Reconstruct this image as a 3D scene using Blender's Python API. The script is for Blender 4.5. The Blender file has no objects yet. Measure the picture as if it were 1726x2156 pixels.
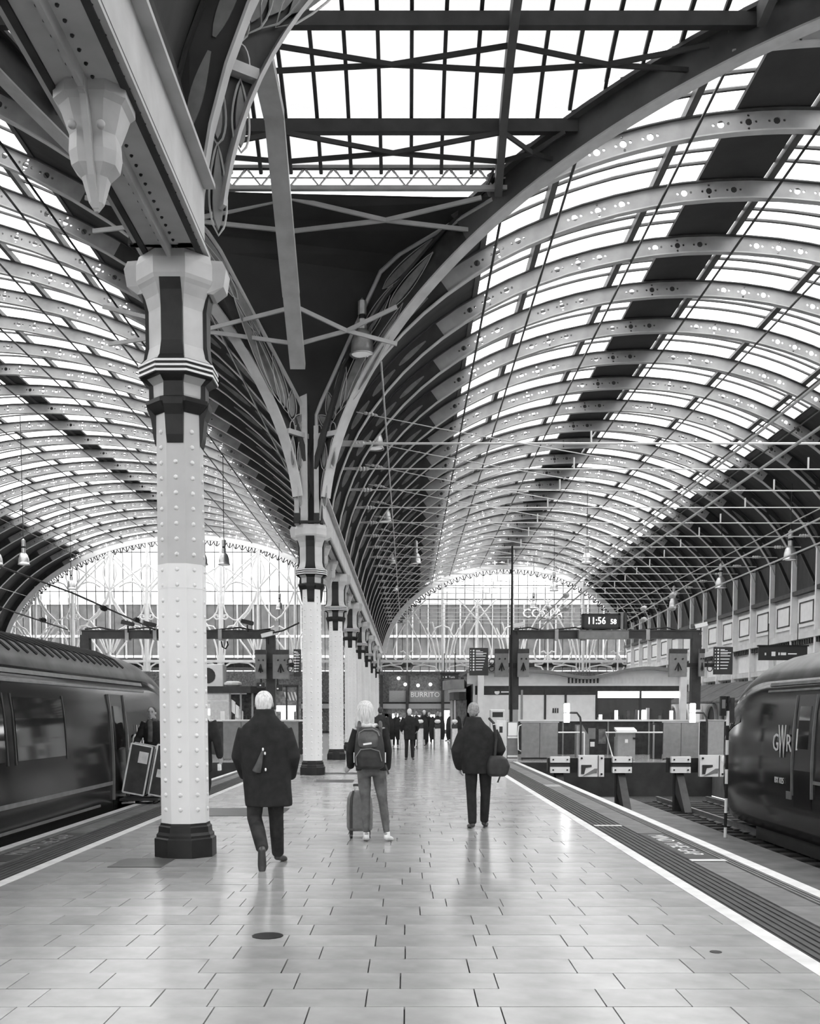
import bpy, bmesh, math, random
from mathutils import Vector, Matrix
random.seed(7)
PI = math.pi
S = bpy.context.scene
COL = S.collection

# ---------------------------------------------------------------- camera, sky, exposure
FPX, PITCH, VPX, HOR, EYE = 2200.0, math.radians(4.0), 857.0, 1505.0, 1.55
PPY = HOR + FPX * math.tan(PITCH)
cam = bpy.data.cameras.new('camera')
cam.sensor_fit = 'HORIZONTAL'
cam.sensor_width = 36.0
cam.lens = 36.0 * FPX / 1726.0
cam.shift_x = (863.0 - VPX) / 1726.0
cam.shift_y = (PPY - 1078.0) / 1726.0
cam.clip_end = 600
camo = bpy.data.objects.new('camera', cam)
COL.objects.link(camo)
camo.location = (0, 0, EYE)
camo.rotation_euler = (PI / 2 - PITCH, 0, 0)
S.camera = camo

W = bpy.data.worlds.new('overcast_sky')
S.world = W
W.use_nodes = True
wn = W.node_tree.nodes
bg = wn['Background']
bg.inputs[0].default_value = (0.97, 0.97, 0.97, 1)
bg.inputs[1].default_value = 1.0

S.view_settings.view_transform = 'Standard'
S.view_settings.look = 'None'
S.view_settings.gamma = 1.0
S.view_settings.exposure = 2.5
S.cycles.use_denoising = True
S.cycles.max_bounces = 5
S.cycles.diffuse_bounces = 4
S.cycles.glossy_bounces = 2
S.cycles.use_adaptive_sampling = True
S.cycles.adaptive_threshold = 0.05
S.cycles.adaptive_min_samples = 16
S.cycles.transparent_max_bounces = 24
S.cycles.caustics_reflective = False
S.cycles.caustics_refractive = False


def at(u, v, Y):
    """world point seen at photo pixel (u, v) at distance Y down the platform"""
    a, b = (u - VPX) / FPX, (PPY - v) / FPX
    c, s = math.cos(PITCH), math.sin(PITCH)
    t = Y / (c + b * s)
    return Vector((a * t, Y, EYE + (b * c - s) * t))


def gnd(u, v, Z=0.0):
    a, b = (u - VPX) / FPX, (PPY - v) / FPX
    c, s = math.cos(PITCH), math.sin(PITCH)
    t = (Z - EYE) / (b * c - s)
    return Vector((a * t, (c + b * s) * t, Z))


# ---------------------------------------------------------------- materials (all grey: the photograph is black and white)
MATS = {}


def mat(name, col, rough=0.6, metal=0.0, spec=0.3, var=0.0, scale=6.0, bump=0.0, emit=0.0, stretch=None, obj_random=0.0, island=0.0, detail=4.0):
    m = bpy.data.materials.new(name)
    MATS[name] = m
    m.use_nodes = True
    nt = m.node_tree
    b = nt.nodes['Principled BSDF']
    b.inputs['Roughness'].default_value = rough
    b.inputs['Metallic'].default_value = metal
    b.inputs['Specular IOR Level'].default_value = spec
    b.inputs['Base Color'].default_value = (col, col, col, 1)
    if emit:
        b.inputs['Emission Color'].default_value = (1, 1, 1, 1)
        b.inputs['Emission Strength'].default_value = emit
    if var or bump:
        tc = nt.nodes.new('ShaderNodeTexCoord')
        mp = nt.nodes.new('ShaderNodeMapping')
        if stretch:
            mp.inputs['Scale'].default_value = stretch
        nt.links.new(tc.outputs['Object'], mp.inputs[0])
        nz = nt.nodes.new('ShaderNodeTexNoise')
        nz.inputs['Scale'].default_value = scale
        nz.inputs['Detail'].default_value = detail
        nt.links.new(mp.outputs[0], nz.inputs[0])
    val = None
    if var:
        mr = nt.nodes.new('ShaderNodeMapRange')
        mr.inputs[1].default_value = 0.3
        mr.inputs[2].default_value = 0.7
        mr.inputs[3].default_value = col * (1 - var)
        mr.inputs[4].default_value = col * (1 + var)
        nt.links.new(nz.outputs[0], mr.inputs[0])
        val = mr.outputs[0]
    for amount, kind in ((obj_random, 'o'), (island, 'i')):
        if amount:
            if kind == 'o':
                src = nt.nodes.new('ShaderNodeObjectInfo').outputs['Random']
            else:
                src = nt.nodes.new('ShaderNodeNewGeometry').outputs['Random Per Island']
            r = nt.nodes.new('ShaderNodeMapRange')
            r.inputs[3].default_value = 1 - amount
            r.inputs[4].default_value = 1 + amount
            nt.links.new(src, r.inputs[0])
            mu = nt.nodes.new('ShaderNodeMath')
            mu.operation = 'MULTIPLY'
            if val is None:
                mu.inputs[0].default_value = col
            else:
                nt.links.new(val, mu.inputs[0])
            nt.links.new(r.outputs[0], mu.inputs[1])
            val = mu.outputs[0]
    if val is not None:
        nt.links.new(val, b.inputs['Base Color'])
    if bump:
        bp = nt.nodes.new('ShaderNodeBump')
        bp.inputs['Strength'].default_value = bump
        bp.inputs['Distance'].default_value = 0.02
        nt.links.new(nz.outputs[0], bp.inputs['Height'])
        nt.links.new(bp.outputs[0], b.inputs['Normal'])
    return m


def glass(name, tint, gloss=0.06, rough=0.05, milky=0.0):
    m = bpy.data.materials.new(name)
    MATS[name] = m
    m.use_nodes = True
    nt = m.node_tree
    for n in list(nt.nodes):
        nt.nodes.remove(n)
    out = nt.nodes.new('ShaderNodeOutputMaterial')
    tr = nt.nodes.new('ShaderNodeBsdfTransparent')
    tr.inputs[0].default_value = (tint, tint, tint, 1)
    gl = nt.nodes.new('ShaderNodeBsdfGlossy')
    gl.inputs['Roughness'].default_value = rough
    gl.inputs['Color'].default_value = (0.9, 0.9, 0.9, 1)
    mx = nt.nodes.new('ShaderNodeMixShader')
    mx.inputs[0].default_value = gloss
    nt.links.new(tr.outputs[0], mx.inputs[1])
    nt.links.new(gl.outputs[0], mx.inputs[2])
    last = mx
    if milky:
        tl = nt.nodes.new('ShaderNodeBsdfTranslucent')
        tl.inputs[0].default_value = (0.9, 0.9, 0.9, 1)
        m2 = nt.nodes.new('ShaderNodeMixShader')
        m2.inputs[0].default_value = milky
        nt.links.new(mx.outputs[0], m2.inputs[1])
        nt.links.new(tl.outputs[0], m2.inputs[2])
        last = m2
    nt.links.new(last.outputs[0], out.inputs[0])
    return m


mat('white_paint', 0.78, 0.45, var=0.05, scale=3)
mat('column_paint', 0.76, 0.4, var=0.06, scale=2.5, stretch=(1, 1, 0.3))
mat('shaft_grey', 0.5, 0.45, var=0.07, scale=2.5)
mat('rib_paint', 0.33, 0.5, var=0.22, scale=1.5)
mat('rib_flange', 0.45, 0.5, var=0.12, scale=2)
mat('haunch_shade', 0.045, 0.6, var=0.25, scale=2)  # dark colour carries the shade of the lower rib webs
mat('valley_paint', 0.46, 0.5, var=0.15, scale=2, bump=0.05)
mat('brace_paint', 0.45, 0.5, var=0.12, scale=2)
mat('hotel_white', 0.8, 0.7, var=0.05, scale=1)
mat('hotel_window', 0.42, 0.5, var=0.2, scale=2)
mat('gable_pale', 0.45, 0.7, var=0.2, scale=0.8)
mat('girder_paint', 0.1, 0.5, var=0.2, scale=2, bump=0.05)
mat('light_iron', 0.5, 0.5, var=0.12, scale=3)
mat('purlin_paint', 0.055, 0.55, var=0.2, scale=3)
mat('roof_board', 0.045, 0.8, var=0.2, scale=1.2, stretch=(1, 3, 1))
mat('dark_board', 0.04, 0.8, var=0.2, scale=1.0)
mat('black_iron', 0.022, 0.45, spec=0.2, var=0.3, scale=4)
mat('dark_iron', 0.04, 0.5, var=0.25, scale=4)
mat('ornament_leaf', 0.21, 0.6, var=0.2, scale=5)
mat('black_cloth', 0.026, 0.9, spec=0.15, var=0.2, scale=12, bump=0.15)
mat('dark_cloth', 0.036, 0.9, spec=0.15, var=0.35, scale=10, bump=0.2)
mat('denim', 0.13, 0.9, spec=0.1, var=0.35, scale=9, bump=0.15)
mat('skin', 0.33, 0.55, var=0.08, scale=8)
mat('white_hair', 0.72, 0.6, var=0.3, scale=24, stretch=(3, 3, 0.7), bump=0.6)
mat('blonde_hair', 0.62, 0.5, var=0.42, scale=22, stretch=(3.5, 3.5, 0.35), bump=0.6)
mat('grey_hair', 0.28, 0.6, var=0.35, scale=30, bump=0.5)
mat('dark_hair', 0.05, 0.6, var=0.3, scale=30, bump=0.4)
mat('shoe_white', 0.78, 0.5, var=0.08, scale=10)
mat('black_leather', 0.04, 0.35, spec=0.5, var=0.2, scale=10)
mat('nylon', 0.028, 0.6, spec=0.4, var=0.4, scale=8, bump=0.2)
mat('nylon_light', 0.09, 0.6, spec=0.3, var=0.4, scale=9, bump=0.2)
mat('suitcase_shell', 0.2, 0.5, var=0.12, scale=20)
mat('tile_stone', 0.36, 0.18, spec=0.75, var=0.22, scale=2.2, obj_random=0.1, island=0.08, bump=0.012, detail=8)
mat('patch_dark', 0.07, 0.4, var=0.2, scale=4)
mat('grout', 0.12, 0.8)
mat('line_white', 0.62, 0.5, var=0.14, scale=5, detail=8)
mat('line_worn', 0.3, 0.6, var=0.3, scale=7, detail=8)
mat('tactile', 0.06, 0.7, var=0.2, scale=5)
mat('edge_slab', 0.15, 0.7, var=0.2, scale=5, obj_random=0.12)
mat('concrete', 0.16, 0.8, var=0.25, scale=2, bump=0.1)
mat('concrete_dark', 0.04, 0.9, var=0.3, scale=2, bump=0.2)
mat('ballast', 0.05, 0.9, var=0.5, scale=14, bump=0.6)
mat('rail_steel', 0.3, 0.35, metal=0.7, var=0.2, scale=5)
mat('sleeper', 0.05, 0.85, var=0.3, scale=5)
mat('train_green', 0.018, 0.16, spec=0.3, var=0.1, scale=2)
mat('train_dark', 0.03, 0.4, var=0.2, scale=3)
mat('train_roof', 0.15, 0.45, var=0.3, scale=2)
mat('train_stripe', 0.16, 0.4, var=0.2, scale=5)
mat('train_glass', 0.012, 0.05, spec=0.8)
mat('logo_silver', 0.6, 0.4)
mat('lamp_metal', 0.5, 0.3, metal=0.6, var=0.15, scale=8)
mat('lamp_lens', 0.6, 0.3, emit=0.05)
mat('lamp_tube', 0.9, 0.3, emit=2.5)
mat('panel_grey', 0.2, 0.6, var=0.12, scale=6)
mat('panel_light', 0.78, 0.5, var=0.06, scale=3)
mat('cabinet_grey', 0.3, 0.5, var=0.08, scale=8)
mat('sign_black', 0.03, 0.4)
mat('sign_white', 0.85, 0.5)
mat('digits', 0.9, 0.5, emit=0.9)
mat('shop_light', 0.9, 0.5, emit=0.6)
mat('shop_dark', 0.03, 0.4, var=0.4, scale=6)
mat('shop_mid', 0.12, 0.5, var=0.5, scale=7)
mat('facade_pale', 0.33, 0.7, var=0.1, scale=1.5)
mat('facade_mid', 0.1, 0.7, var=0.25, scale=1.2)
mat('facade_window', 0.05, 0.3, var=0.3, scale=3)
mat('wall_cream', 0.62, 0.6, var=0.14, scale=1.5)
mat('awning', 0.13, 0.85, var=0.25, scale=3, bump=0.3)
mat('wire_dark', 0.03, 0.5)
mat('wire_light', 0.6, 0.4)
mat('insulator', 0.5, 0.3)
mat('flightcase', 0.05, 0.5, var=0.3, scale=5)
mat('aluminium', 0.55, 0.4, metal=0.5, var=0.15, scale=9)
mat('paper', 0.7, 0.7, var=0.15, scale=12)
glass('roof_glass', 0.86, 0.05, 0.15, milky=0.12)
glass('transept_glass', 0.19, 0.04, 0.1, milky=0.0)
glass('screen_glass', 0.86, 0.04, 0.04)
glass('shop_glass', 0.7, 0.08, 0.03)


# ---------------------------------------------------------------- mesh helpers
class MB:
    def __init__(s):
        s.v, s.f = [], []

    def add(s, vs, fs):
        k = len(s.v)
        s.v += [tuple(p) for p in vs]
        s.f += [tuple(i + k for i in f) for f in fs]
        return s

    def box(s, x0, x1, y0, y1, z0, z1):
        return s.add([(x0, y0, z0), (x1, y0, z0), (x1, y1, z0), (x0, y1, z0), (x0, y0, z1), (x1, y0, z1), (x1, y1, z1), (x0, y1, z1)],
                     [(3, 2, 1, 0), (4, 5, 6, 7), (0, 1, 5, 4), (1, 2, 6, 5), (2, 3, 7, 6), (3, 0, 4, 7)])

    def cbox(s, x0, x1, y0, y1, z0, z1, b=0.01):
        """box with chamfered vertical and top edges"""
        r = lambda x0, x1, y0, y1, b: [(x0 + b, y0), (x1 - b, y0), (x1, y0 + b), (x1, y1 - b), (x1 - b, y1), (x0 + b, y1), (x0, y1 - b), (x0, y0 + b)]
        rings = [[(x, y, z0) for x, y in r(x0, x1, y0, y1, b)], [(x, y, z1 - b) for x, y in r(x0, x1, y0, y1, b)],
                 [(x, y, z1) for x, y in r(x0 + b, x1 - b, y0 + b, y1 - b, b)]]
        return s.loft(rings)

    def bar(s, p0, p1, w, h, up=(0, 0, 1)):
        """rectangular bar from p0 to p1, w sideways, h along up"""
        p0, p1 = Vector(p0), Vector(p1)
        d = (p1 - p0).normalized()
        side = d.cross(Vector(up))
        if side.length < 1e-5:
            side = d.cross(Vector((0, 1, 0)))
        side.normalize()
        u = side.cross(d).normalized()
        a, b = side * w / 2, u * h / 2
        vs = []
        for p in (p0, p1):
            vs += [p - a - b, p + a - b, p + a + b, p - a + b]
        return s.add(vs, [(3, 2, 1, 0), (4, 5, 6, 7), (0, 1, 5, 4), (1, 2, 6, 5), (2, 3, 7, 6), (3, 0, 4, 7)])

    def loft(s, rings, cap=True, closed=True, wrap=False):
        n = len(rings[0])
        vs = [p for r in rings for p in r]
        fs = []
        m = len(rings)
        for i in range(m if wrap else m - 1):
            j = (i + 1) % m
            for k in range(n if closed else n - 1):
                l = (k + 1) % n
                fs.append((i * n + k, i * n + l, j * n + l, j * n + k))
        if cap and closed and not wrap:
            fs.append(tuple(range(n))[::-1])
            fs.append(tuple((m - 1) * n + k for k in range(n)))
        return s.add(vs, fs)

    def tube(s, pts, r, n=6, cap=True, wrap=False):
        pts = [Vector(p) for p in pts]
        m = len(pts)
        rings = []
        prev = None
        for i, p in enumerate(pts):
            if wrap:
                d = pts[(i + 1) % m] - pts[i - 1]
            else:
                d = pts[min(i + 1, m - 1)] - pts[max(i - 1, 0)]
            if d.length < 1e-9:
                d = Vector((0, 0, 1))
            d.normalize()
            if prev is None:
                a = Vector((0, 0, 1)) if abs(d.z) < 0.9 else Vector((0, 1, 0))
                x = d.cross(a).normalized()
            else:
                x = (prev - d * prev.dot(d))
                x = x.normalized() if x.length > 1e-6 else d.orthogonal().normalized()
            prev = x
            y = d.cross(x)
            rr = r[i] if isinstance(r, (list, tuple)) else r
            rings.append([p + (x * math.cos(2 * PI * k / n) + y * math.sin(2 * PI * k / n)) * rr for k in range(n)])
        return s.loft(rings, cap=cap, wrap=wrap)

    def lathe(s, prof, c=(0, 0, 0), n=16, cap=True, rot=0.0):
        rings = [[(c[0] + r * math.cos(rot + 2 * PI * k / n), c[1] + r * math.sin(rot + 2 * PI * k / n), c[2] + z) for k in range(n)] for r, z in prof]
        return s.loft(rings, cap=cap)

    def prism(s, poly, vec, cap=True):
        """extrude a 3D polygon along vec"""
        v = Vector(vec)
        a = [Vector(p) for p in poly]
        return s.loft([a, [p + v for p in a]], cap=cap)

    def quad(s, *ps):
        return s.add(ps, [tuple(range(len(ps)))])

    def ball(s, c, r, nu=8, nv=6):
        rx, ry, rz = r if isinstance(r, (tuple, list)) else (r, r, r)
        rings = []
        for i in range(1, nv):
            a = PI * i / nv
            rings.append([(c[0] + rx * math.sin(a) * math.cos(2 * PI * k / nu), c[1] + ry * math.sin(a) * math.sin(2 * PI * k / nu), c[2] - rz * math.cos(a)) for k in range(nu)])
        return s.loft(rings)

    def sweep(s, path, sec, normals, cap=True):
        """section points (a, b): a along binormal axis, b along normal; path in 3D"""
        rings = []
        for (p, nrm, bi) in zip(path, normals[0], normals[1]):
            rings.append([p + bi * a + nrm * b for a, b in sec])
        return s.loft(rings, cap=cap)

    def mesh(s, name):
        me = bpy.data.meshes.new(name)
        me.from_pydata(s.v, [], s.f)
        me.validate()
        bm = bmesh.new()
        bm.from_mesh(me)
        bmesh.ops.recalc_face_normals(bm, faces=bm.faces)
        bm.to_mesh(me)
        bm.free()
        return me

    def build(s, name, m, parent=None, smooth=False, loc=None):
        return link(name, s.mesh(name), m, parent, smooth, loc)


def link(name, me, m=None, parent=None, smooth=False, loc=None):
    if m is not None:
        me.materials.clear()
        me.materials.append(MATS[m] if isinstance(m, str) else m)
    if smooth:
        for p in me.polygons:
            p.use_smooth = True
    o = bpy.data.objects.new(name, me)
    COL.objects.link(o)
    if parent:
        o.parent = parent
    if loc is not None:
        o.location = loc
    return o


def tag(o, label=None, cat=None, group=None, kind=None):
    if label:
        o['label'] = label
    if cat:
        o['category'] = cat
    if group:
        o['group'] = group
    if kind:
        o['kind'] = kind
    return o


def thing(name, label, cat, loc=(0, 0, 0), rz=0.0, group=None, kind=None):
    o = bpy.data.objects.new(name, None)
    o.empty_display_size = 0.2
    COL.objects.link(o)
    o.location = loc
    o.rotation_euler = (0, 0, rz)
    return tag(o, label, cat, group, kind)


def dup(o, parent=None, loc=None):
    c = o.copy()
    COL.objects.link(c)
    c.parent = parent
    if loc is not None:
        c.location = loc
    for ch in list(o.children):
        dup(ch, c)
    return c


TMP = bpy.data.scenes.new('workbench')


def evaluated(t):
    """mesh of a temporary object with its modifiers, evaluated alone"""
    TMP.collection.objects.link(t)
    with bpy.context.temp_override(scene=TMP, view_layer=TMP.view_layers[0]):
        dg = bpy.context.evaluated_depsgraph_get()
        dg.update()
        me = bpy.data.meshes.new_from_object(t.evaluated_get(dg))
    TMP.collection.objects.unlink(t)
    return me


def text_mesh(name, body, size, m, parent=None, depth=0.004, align='CENTER', loc=(0, 0, 0), rot=(PI / 2, 0, 0), sx=1.0):
    cu = bpy.data.curves.new(name, 'FONT')
    cu.body = body
    cu.size = size
    cu.extrude = depth
    cu.align_x = align
    cu.align_y = 'CENTER'
    cu.resolution_u = 2
    t = bpy.data.objects.new('tmp', cu)
    me = evaluated(t)
    bpy.data.objects.remove(t)
    bpy.data.curves.remove(cu)
    o = link(name, me, m, parent)
    o.location = loc
    o.rotation_euler = rot
    o.scale = (sx, 1, 1)
    return o


def filled(outline, holes, thick):
    """flat plate in the local XZ plane (y = thickness) with holes"""
    cu = bpy.data.curves.new('tmp', 'CURVE')
    cu.dimensions = '2D'
    cu.fill_mode = 'BOTH'
    cu.extrude = thick / 2
    for poly in [outline] + holes:
        sp = cu.splines.new('POLY')
        sp.points.add(len(poly) - 1)
        for p, q in zip(sp.points, poly):
            p.co = (q[0], q[1], 0, 1)
        sp.use_cyclic_u = True
    t = bpy.data.objects.new('tmp', cu)
    me = evaluated(t)
    bpy.data.objects.remove(t)
    bpy.data.curves.remove(cu)
    me.transform(Matrix.Rotation(PI / 2, 4, 'X'))
    return me


ORD = ['first', 'second', 'third', 'fourth', 'fifth', 'sixth', 'seventh', 'eighth', 'ninth', 'tenth', 'eleventh', 'twelfth', 'thirteenth', 'fourteenth',
       'fifteenth', 'sixteenth', 'seventeenth', 'eighteenth', 'nineteenth', 'twentieth', 'twenty-first', 'twenty-second', 'twenty-third']
# ================================================================ THE ROOF
CLX = -2.45                 # line of columns
YC1, YC2, BAY, STEP = 11.5, 27.1, 9.144, 3.048
YEND = 91.1
ZSP = 6.35                  # top of the capitals, where the arches spring
TYC, TH = 19.3, 7.8         # transept centre line and half width
TB = 8.3


class Vault:
    def __init__(s, xc, a, b):
        s.xc, s.a, s.b = xc, a, b

    def pt(s, th, off=0.0):
        x, z = s.xc - s.a * math.cos(th), ZSP + s.b * math.sin(th)
        nx, nz = -math.cos(th) * s.b, math.sin(th) * s.a
        l = math.hypot(nx, nz)
        return x + nx / l * off, z + nz / l * off

    def thmin(s, y):
        q = abs(y - TYC) / TH
        if q >= 1:
            return 0.0
        return math.asin(min(1.0, TB * math.sqrt(1 - q * q) / s.b))

    def zx(s, x):
        c = max(-1, min(1, (s.xc - x) / s.a))
        return ZSP + s.b * math.sqrt(1 - c * c)


def zT(y, off=0.0):
    q = (y - TYC) / TH
    return ZSP + off + TB * math.sqrt(max(0, 1 - q * q))


RV = Vault(8.6, 11.05, 8.3)
LV = Vault(-18.85, 16.4, 10.8)
D2R = math.radians
for V in (RV, LV):
    V.name = 'right' if V is RV else 'left'
RV.glz = (D2R(53.3), D2R(127.5))
LV.glz = (D2R(55.5), D2R(125.0))
RV.pur = [D2R(x) for x in (48.0, 62.8, 77.6, 92.3, 107.0, 121.8, 136.5)]
LV.pur = [D2R(50 + 10 * i) for i in range(9)]
RV.band = (D2R(83.2), D2R(91.5))
LV.band = (D2R(88.4), D2R(92.0))
WEB = 0.21


def arc(V, t0, t1, off, n):
    return [V.pt(t0 + (t1 - t0) * i / n, off) for i in range(n + 1)]


def web_mesh(V, t0, t1, detail=True, wd=WEB):
    n = max(6, int(70 * (t1 - t0) / PI))
    out = arc(V, t0, t1, -wd, n) + arc(V, t0, t1, wd, n)[::-1]
    holes = []
    if detail:
        for p, q in zip(V.pur[:-1], V.pur[1:]):
            for j, fr in enumerate((0.25, 0.47, 0.69)):
                th = p + (q - p) * fr
                if th < t0 + 0.03 or th > t1 - 0.03:
                    continue
                e = 1e-3
                c = V.pt(th)
                d = V.pt(th + e)
                l = math.hypot(d[0] - c[0], d[1] - c[1])
                tx, tz = (d[0] - c[0]) / l, (d[1] - c[1]) / l
                spots = [(0, 0, 0.08, 9), (0.165, 0, 0.034, 6), (-0.165, 0, 0.034, 6)]
                if j == 1:
                    spots += [(0, 0.14, 0.034, 6), (0, -0.14, 0.034, 6)]
                for a, b, r, m in spots:
                    cx, cz = c[0] + tx * a - tz * b, c[1] + tz * a + tx * b
                    holes.append([(cx + r * math.cos(2 * PI * k / m), cz + r * math.sin(2 * PI * k / m)) for k in range(m)])
    return filled(out, holes, 0.03)


def strip_mesh(V, t0, t1, off, w, h, n=40):
    """rectangular strip following the arch, w along Y"""
    m = MB()
    rings = []
    for i in range(n + 1):
        th = t0 + (t1 - t0) * i / n
        p, q = V.pt(th, off), V.pt(th, off + h)
        rings.append([(p[0], -w / 2, p[1]), (p[0], w / 2, p[1]), (q[0], w / 2, q[1]), (q[0], -w / 2, q[1])])
    m.loft(rings)
    return m.mesh('strip')


CEIL = {}
for V, lab in ((RV, 'iron and glass barrel vault over the buffer stops side of the platform'), (LV, 'wider iron and glass barrel vault over the train beside the columns')):
    CEIL[V.name] = thing('ceiling_' + V.name, lab, 'roof', kind='structure')
CEIL['transept'] = thing('ceiling_transept', 'glazed crossing bay between the two riveted columns', 'roof', kind='structure')

RIBY = [YC2 + STEP * k for k in range(0, 22)]
ALLY = [2.3, 5.4, 8.45, YC1] + [YC2 - STEP * k for k in (4, 3, 2, 1)] + RIBY


def mk_ribs(V):
    C = CEIL[V.name]
    hs = D2R(46) if V is RV else D2R(49)
    full = web_mesh(V, hs, PI - hs)
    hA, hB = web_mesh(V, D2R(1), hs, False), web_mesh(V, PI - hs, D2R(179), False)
    fbot = strip_mesh(V, D2R(1), D2R(179), -WEB - 0.03, 0.2, 0.03)
    ftop = strip_mesh(V, D2R(1), D2R(179), WEB, 0.2, 0.03)
    for y in ALLY:
        t0 = V.thmin(y)
        if t0 > 0.02:
            me, b, t = web_mesh(V, t0, PI - t0), strip_mesh(V, t0, PI - t0, -WEB - 0.03, 0.2, 0.03), strip_mesh(V, t0, PI - t0, WEB, 0.2, 0.03)
        else:
            me, b, t = full, fbot, ftop
        o = link('roof_rib', me, 'rib_paint', C, loc=(0, y, 0))
        link('flange', b, 'rib_flange', o)
        link('flange', t, 'purlin_paint', o)
        if t0 <= 0.02:  # haunch webs: shade put into the colour, crown web stays lighter
            link('haunch_web', hA, 'haunch_shade', o)
            link('haunch_web', hB, 'haunch_shade', o)


mk_ribs(RV)
mk_ribs(LV)


def mk_skin(V):
    """boards, purlins, glazing bars and panes of a vault"""
    C = CEIL[V.name]
    g0, g1 = V.glz
    # boarded haunches, one panel per bay and side
    n = 16
    ys = [-75.0, -40.0, -12.0] + ALLY
    bm = {}
    for y0, y1 in zip(ys[:-1], ys[1:]):
        trimmed = V.thmin(y0 + 0.01) > 0.02 or V.thmin(y1 - 0.01) > 0.02 or y0 < 2
        for side in (0, 1):
            key = (side, round(y1 - y0, 2)) if not trimmed else None
            if key and key in bm:
                link('roof_board', bm[key], None, C, loc=(0, y0, 0))
                continue
            m = MB()
            sub = 4 if trimmed else 1
            for j in range(sub):
                ya, yb = y0 + (y1 - y0) * j / sub, y0 + (y1 - y0) * (j + 1) / sub
                ta, tb = V.thmin(ya), V.thmin(yb)
                if ta >= g0 and tb >= g0:
                    continue
                ta, tb = min(ta, g0), min(tb, g0)
                ra, rb = [], []
                for i in range(n + 1):
                    f = i / n
                    for t, yy, rr in ((ta, ya, ra), (tb, yb, rb)):
                        th = t + (g0 - t) * f
                        if side:
                            th = PI - th
                        p = V.pt(th, 0.25)
                        q = V.pt(th, 0.31)
                        rr.append(((p[0], yy - y0, p[1]), (q[0], yy - y0, q[1])))
                poly = []
                for (A, B) in ((ra, rb),):
                    m.loft([[A[i][0], B[i][0], B[i][1], A[i][1]] for i in range(n + 1)])
            if m.v:
                me = m.mesh('roof_board')
                if key:
                    bm[key] = me
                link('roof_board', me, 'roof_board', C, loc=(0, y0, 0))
    # purlins at the glass and thin rods under the ribs, one run per purlin line
    runs = V.pur if V is RV else V.pur
    for i, th in enumerate([g0] + [p for p in runs if g0 + 0.05 < p < g1 - 0.05] + [g1]):
        ya = YC2
        # purlins stop at the groin of the crossing
        lim = min(th, PI - th)
        s = math.sin(lim) * V.b / TB
        q = math.sqrt(max(0, 1 - min(1, s) ** 2))
        ya = TYC + TH * q
        p, r = V.pt(th, 0.3), V.pt(th, -WEB - 0.05)
        nx, nz = V.pt(th, 1.0)
        up = Vector((nx - V.pt(th)[0], 0, nz - V.pt(th)[1]))
        for y0, y1 in ((ya, YEND), (-75, TYC - TH * q)):
            MB().bar((p[0], y0, p[1]), (p[0], y1, p[1]), 0.17, 0.16, up).build('purlin', 'purlin_paint', C)
            MB().tube([(r[0], y0, r[1]), (r[0], y1, r[1])], 0.035, 5).build('tie_rod', 'wire_dark', C)
            if th in (g0, g1):
                m = MB()
                e = V.pt(th, 0.02)
                m.bar((p[0], y0, p[1] + 0.12), (p[0], y1, p[1] + 0.12), 0.1, 0.2, up)
                m.build('gutter_board', 'light_iron' if th == g1 else 'purlin_paint', C)
    # conduit along the haunch
    for th in (D2R(31), PI - D2R(31)):
        r = V.pt(th, -WEB - 0.06)
        MB().tube([(r[0], YC2, r[1]), (r[0], YEND, r[1])], 0.03, 5).build('conduit', 'light_iron', C)
    # crown walkway band
    b0, b1 = V.band
    m = MB()
    rings = []
    for i in range(5):
        th = b0 + (b1 - b0) * i / 4
        p, q = V.pt(th, 0.27), V.pt(th, 0.36)
        rings.append([(p[0], -75, p[1]), (p[0], YEND, p[1]), (q[0], YEND, q[1]), (q[0], -75, q[1])])
    m.loft(rings)
    m.build('crown_walkway', 'dark_board', C)
    # panes: four per bay between purlins
    cuts = [g0] + [p for p in V.pur if g0 + 0.05 < p < g1 - 0.05] + [g1]
    cells = []
    for a, b in zip(cuts[:-1], cuts[1:]):
        if a < b0 < b:
            cells += [(a, b0)]
            if b > b1:
                cells += [(b1, b)]
        elif a < b1 < b:
            cells += [(b1, b)]
        elif a >= b0 and b <= b1:
            continue
        else:
            cells.append((a, b))
    pw = STEP / 5
    pm = []
    for a, b in cells:
        m = MB()
        k = 3
        rings = []
        for i in range(k + 1):
            p = V.pt(a + (b - a) * i / k, 0.42)
            rings.append([(p[0], 0.03, p[1]), (p[0], pw - 0.03, p[1])])
        m.loft(rings, cap=False, closed=False)
        me = m.mesh('roof_pane')
        me.materials.append(MATS['roof_glass'])
        pm.append(me)
    bars = MB()
    rest = MB()
    count = 0
    bar_me = strip_mesh(V, g0, g1, 0.37, 0.075, 0.07, 36)
    for bi, y in enumerate(RIBY[:-1]):
        for j in range(5):
            if j:
                link('glazing_bar', bar_me, 'purlin_paint', C, loc=(0, y + j * pw, 0))
            for me in pm:
                if count < 300:
                    link('roof_pane', me, None, C, loc=(0, y + j * pw, 0))
                    count += 1
                else:
                    rest.add([(v.co.x, v.co.y + y + j * pw, v.co.z) for v in me.vertices], [tuple(f.vertices) for f in me.polygons])
    tag(rest.build('roof_panes', 'roof_glass', C), kind='stuff')
    # bays inside the crossing and behind the camera: trimmed panes
    ysb = [-75, -40, -12] + ALLY[:ALLY.index(YC2) + 1]
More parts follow.
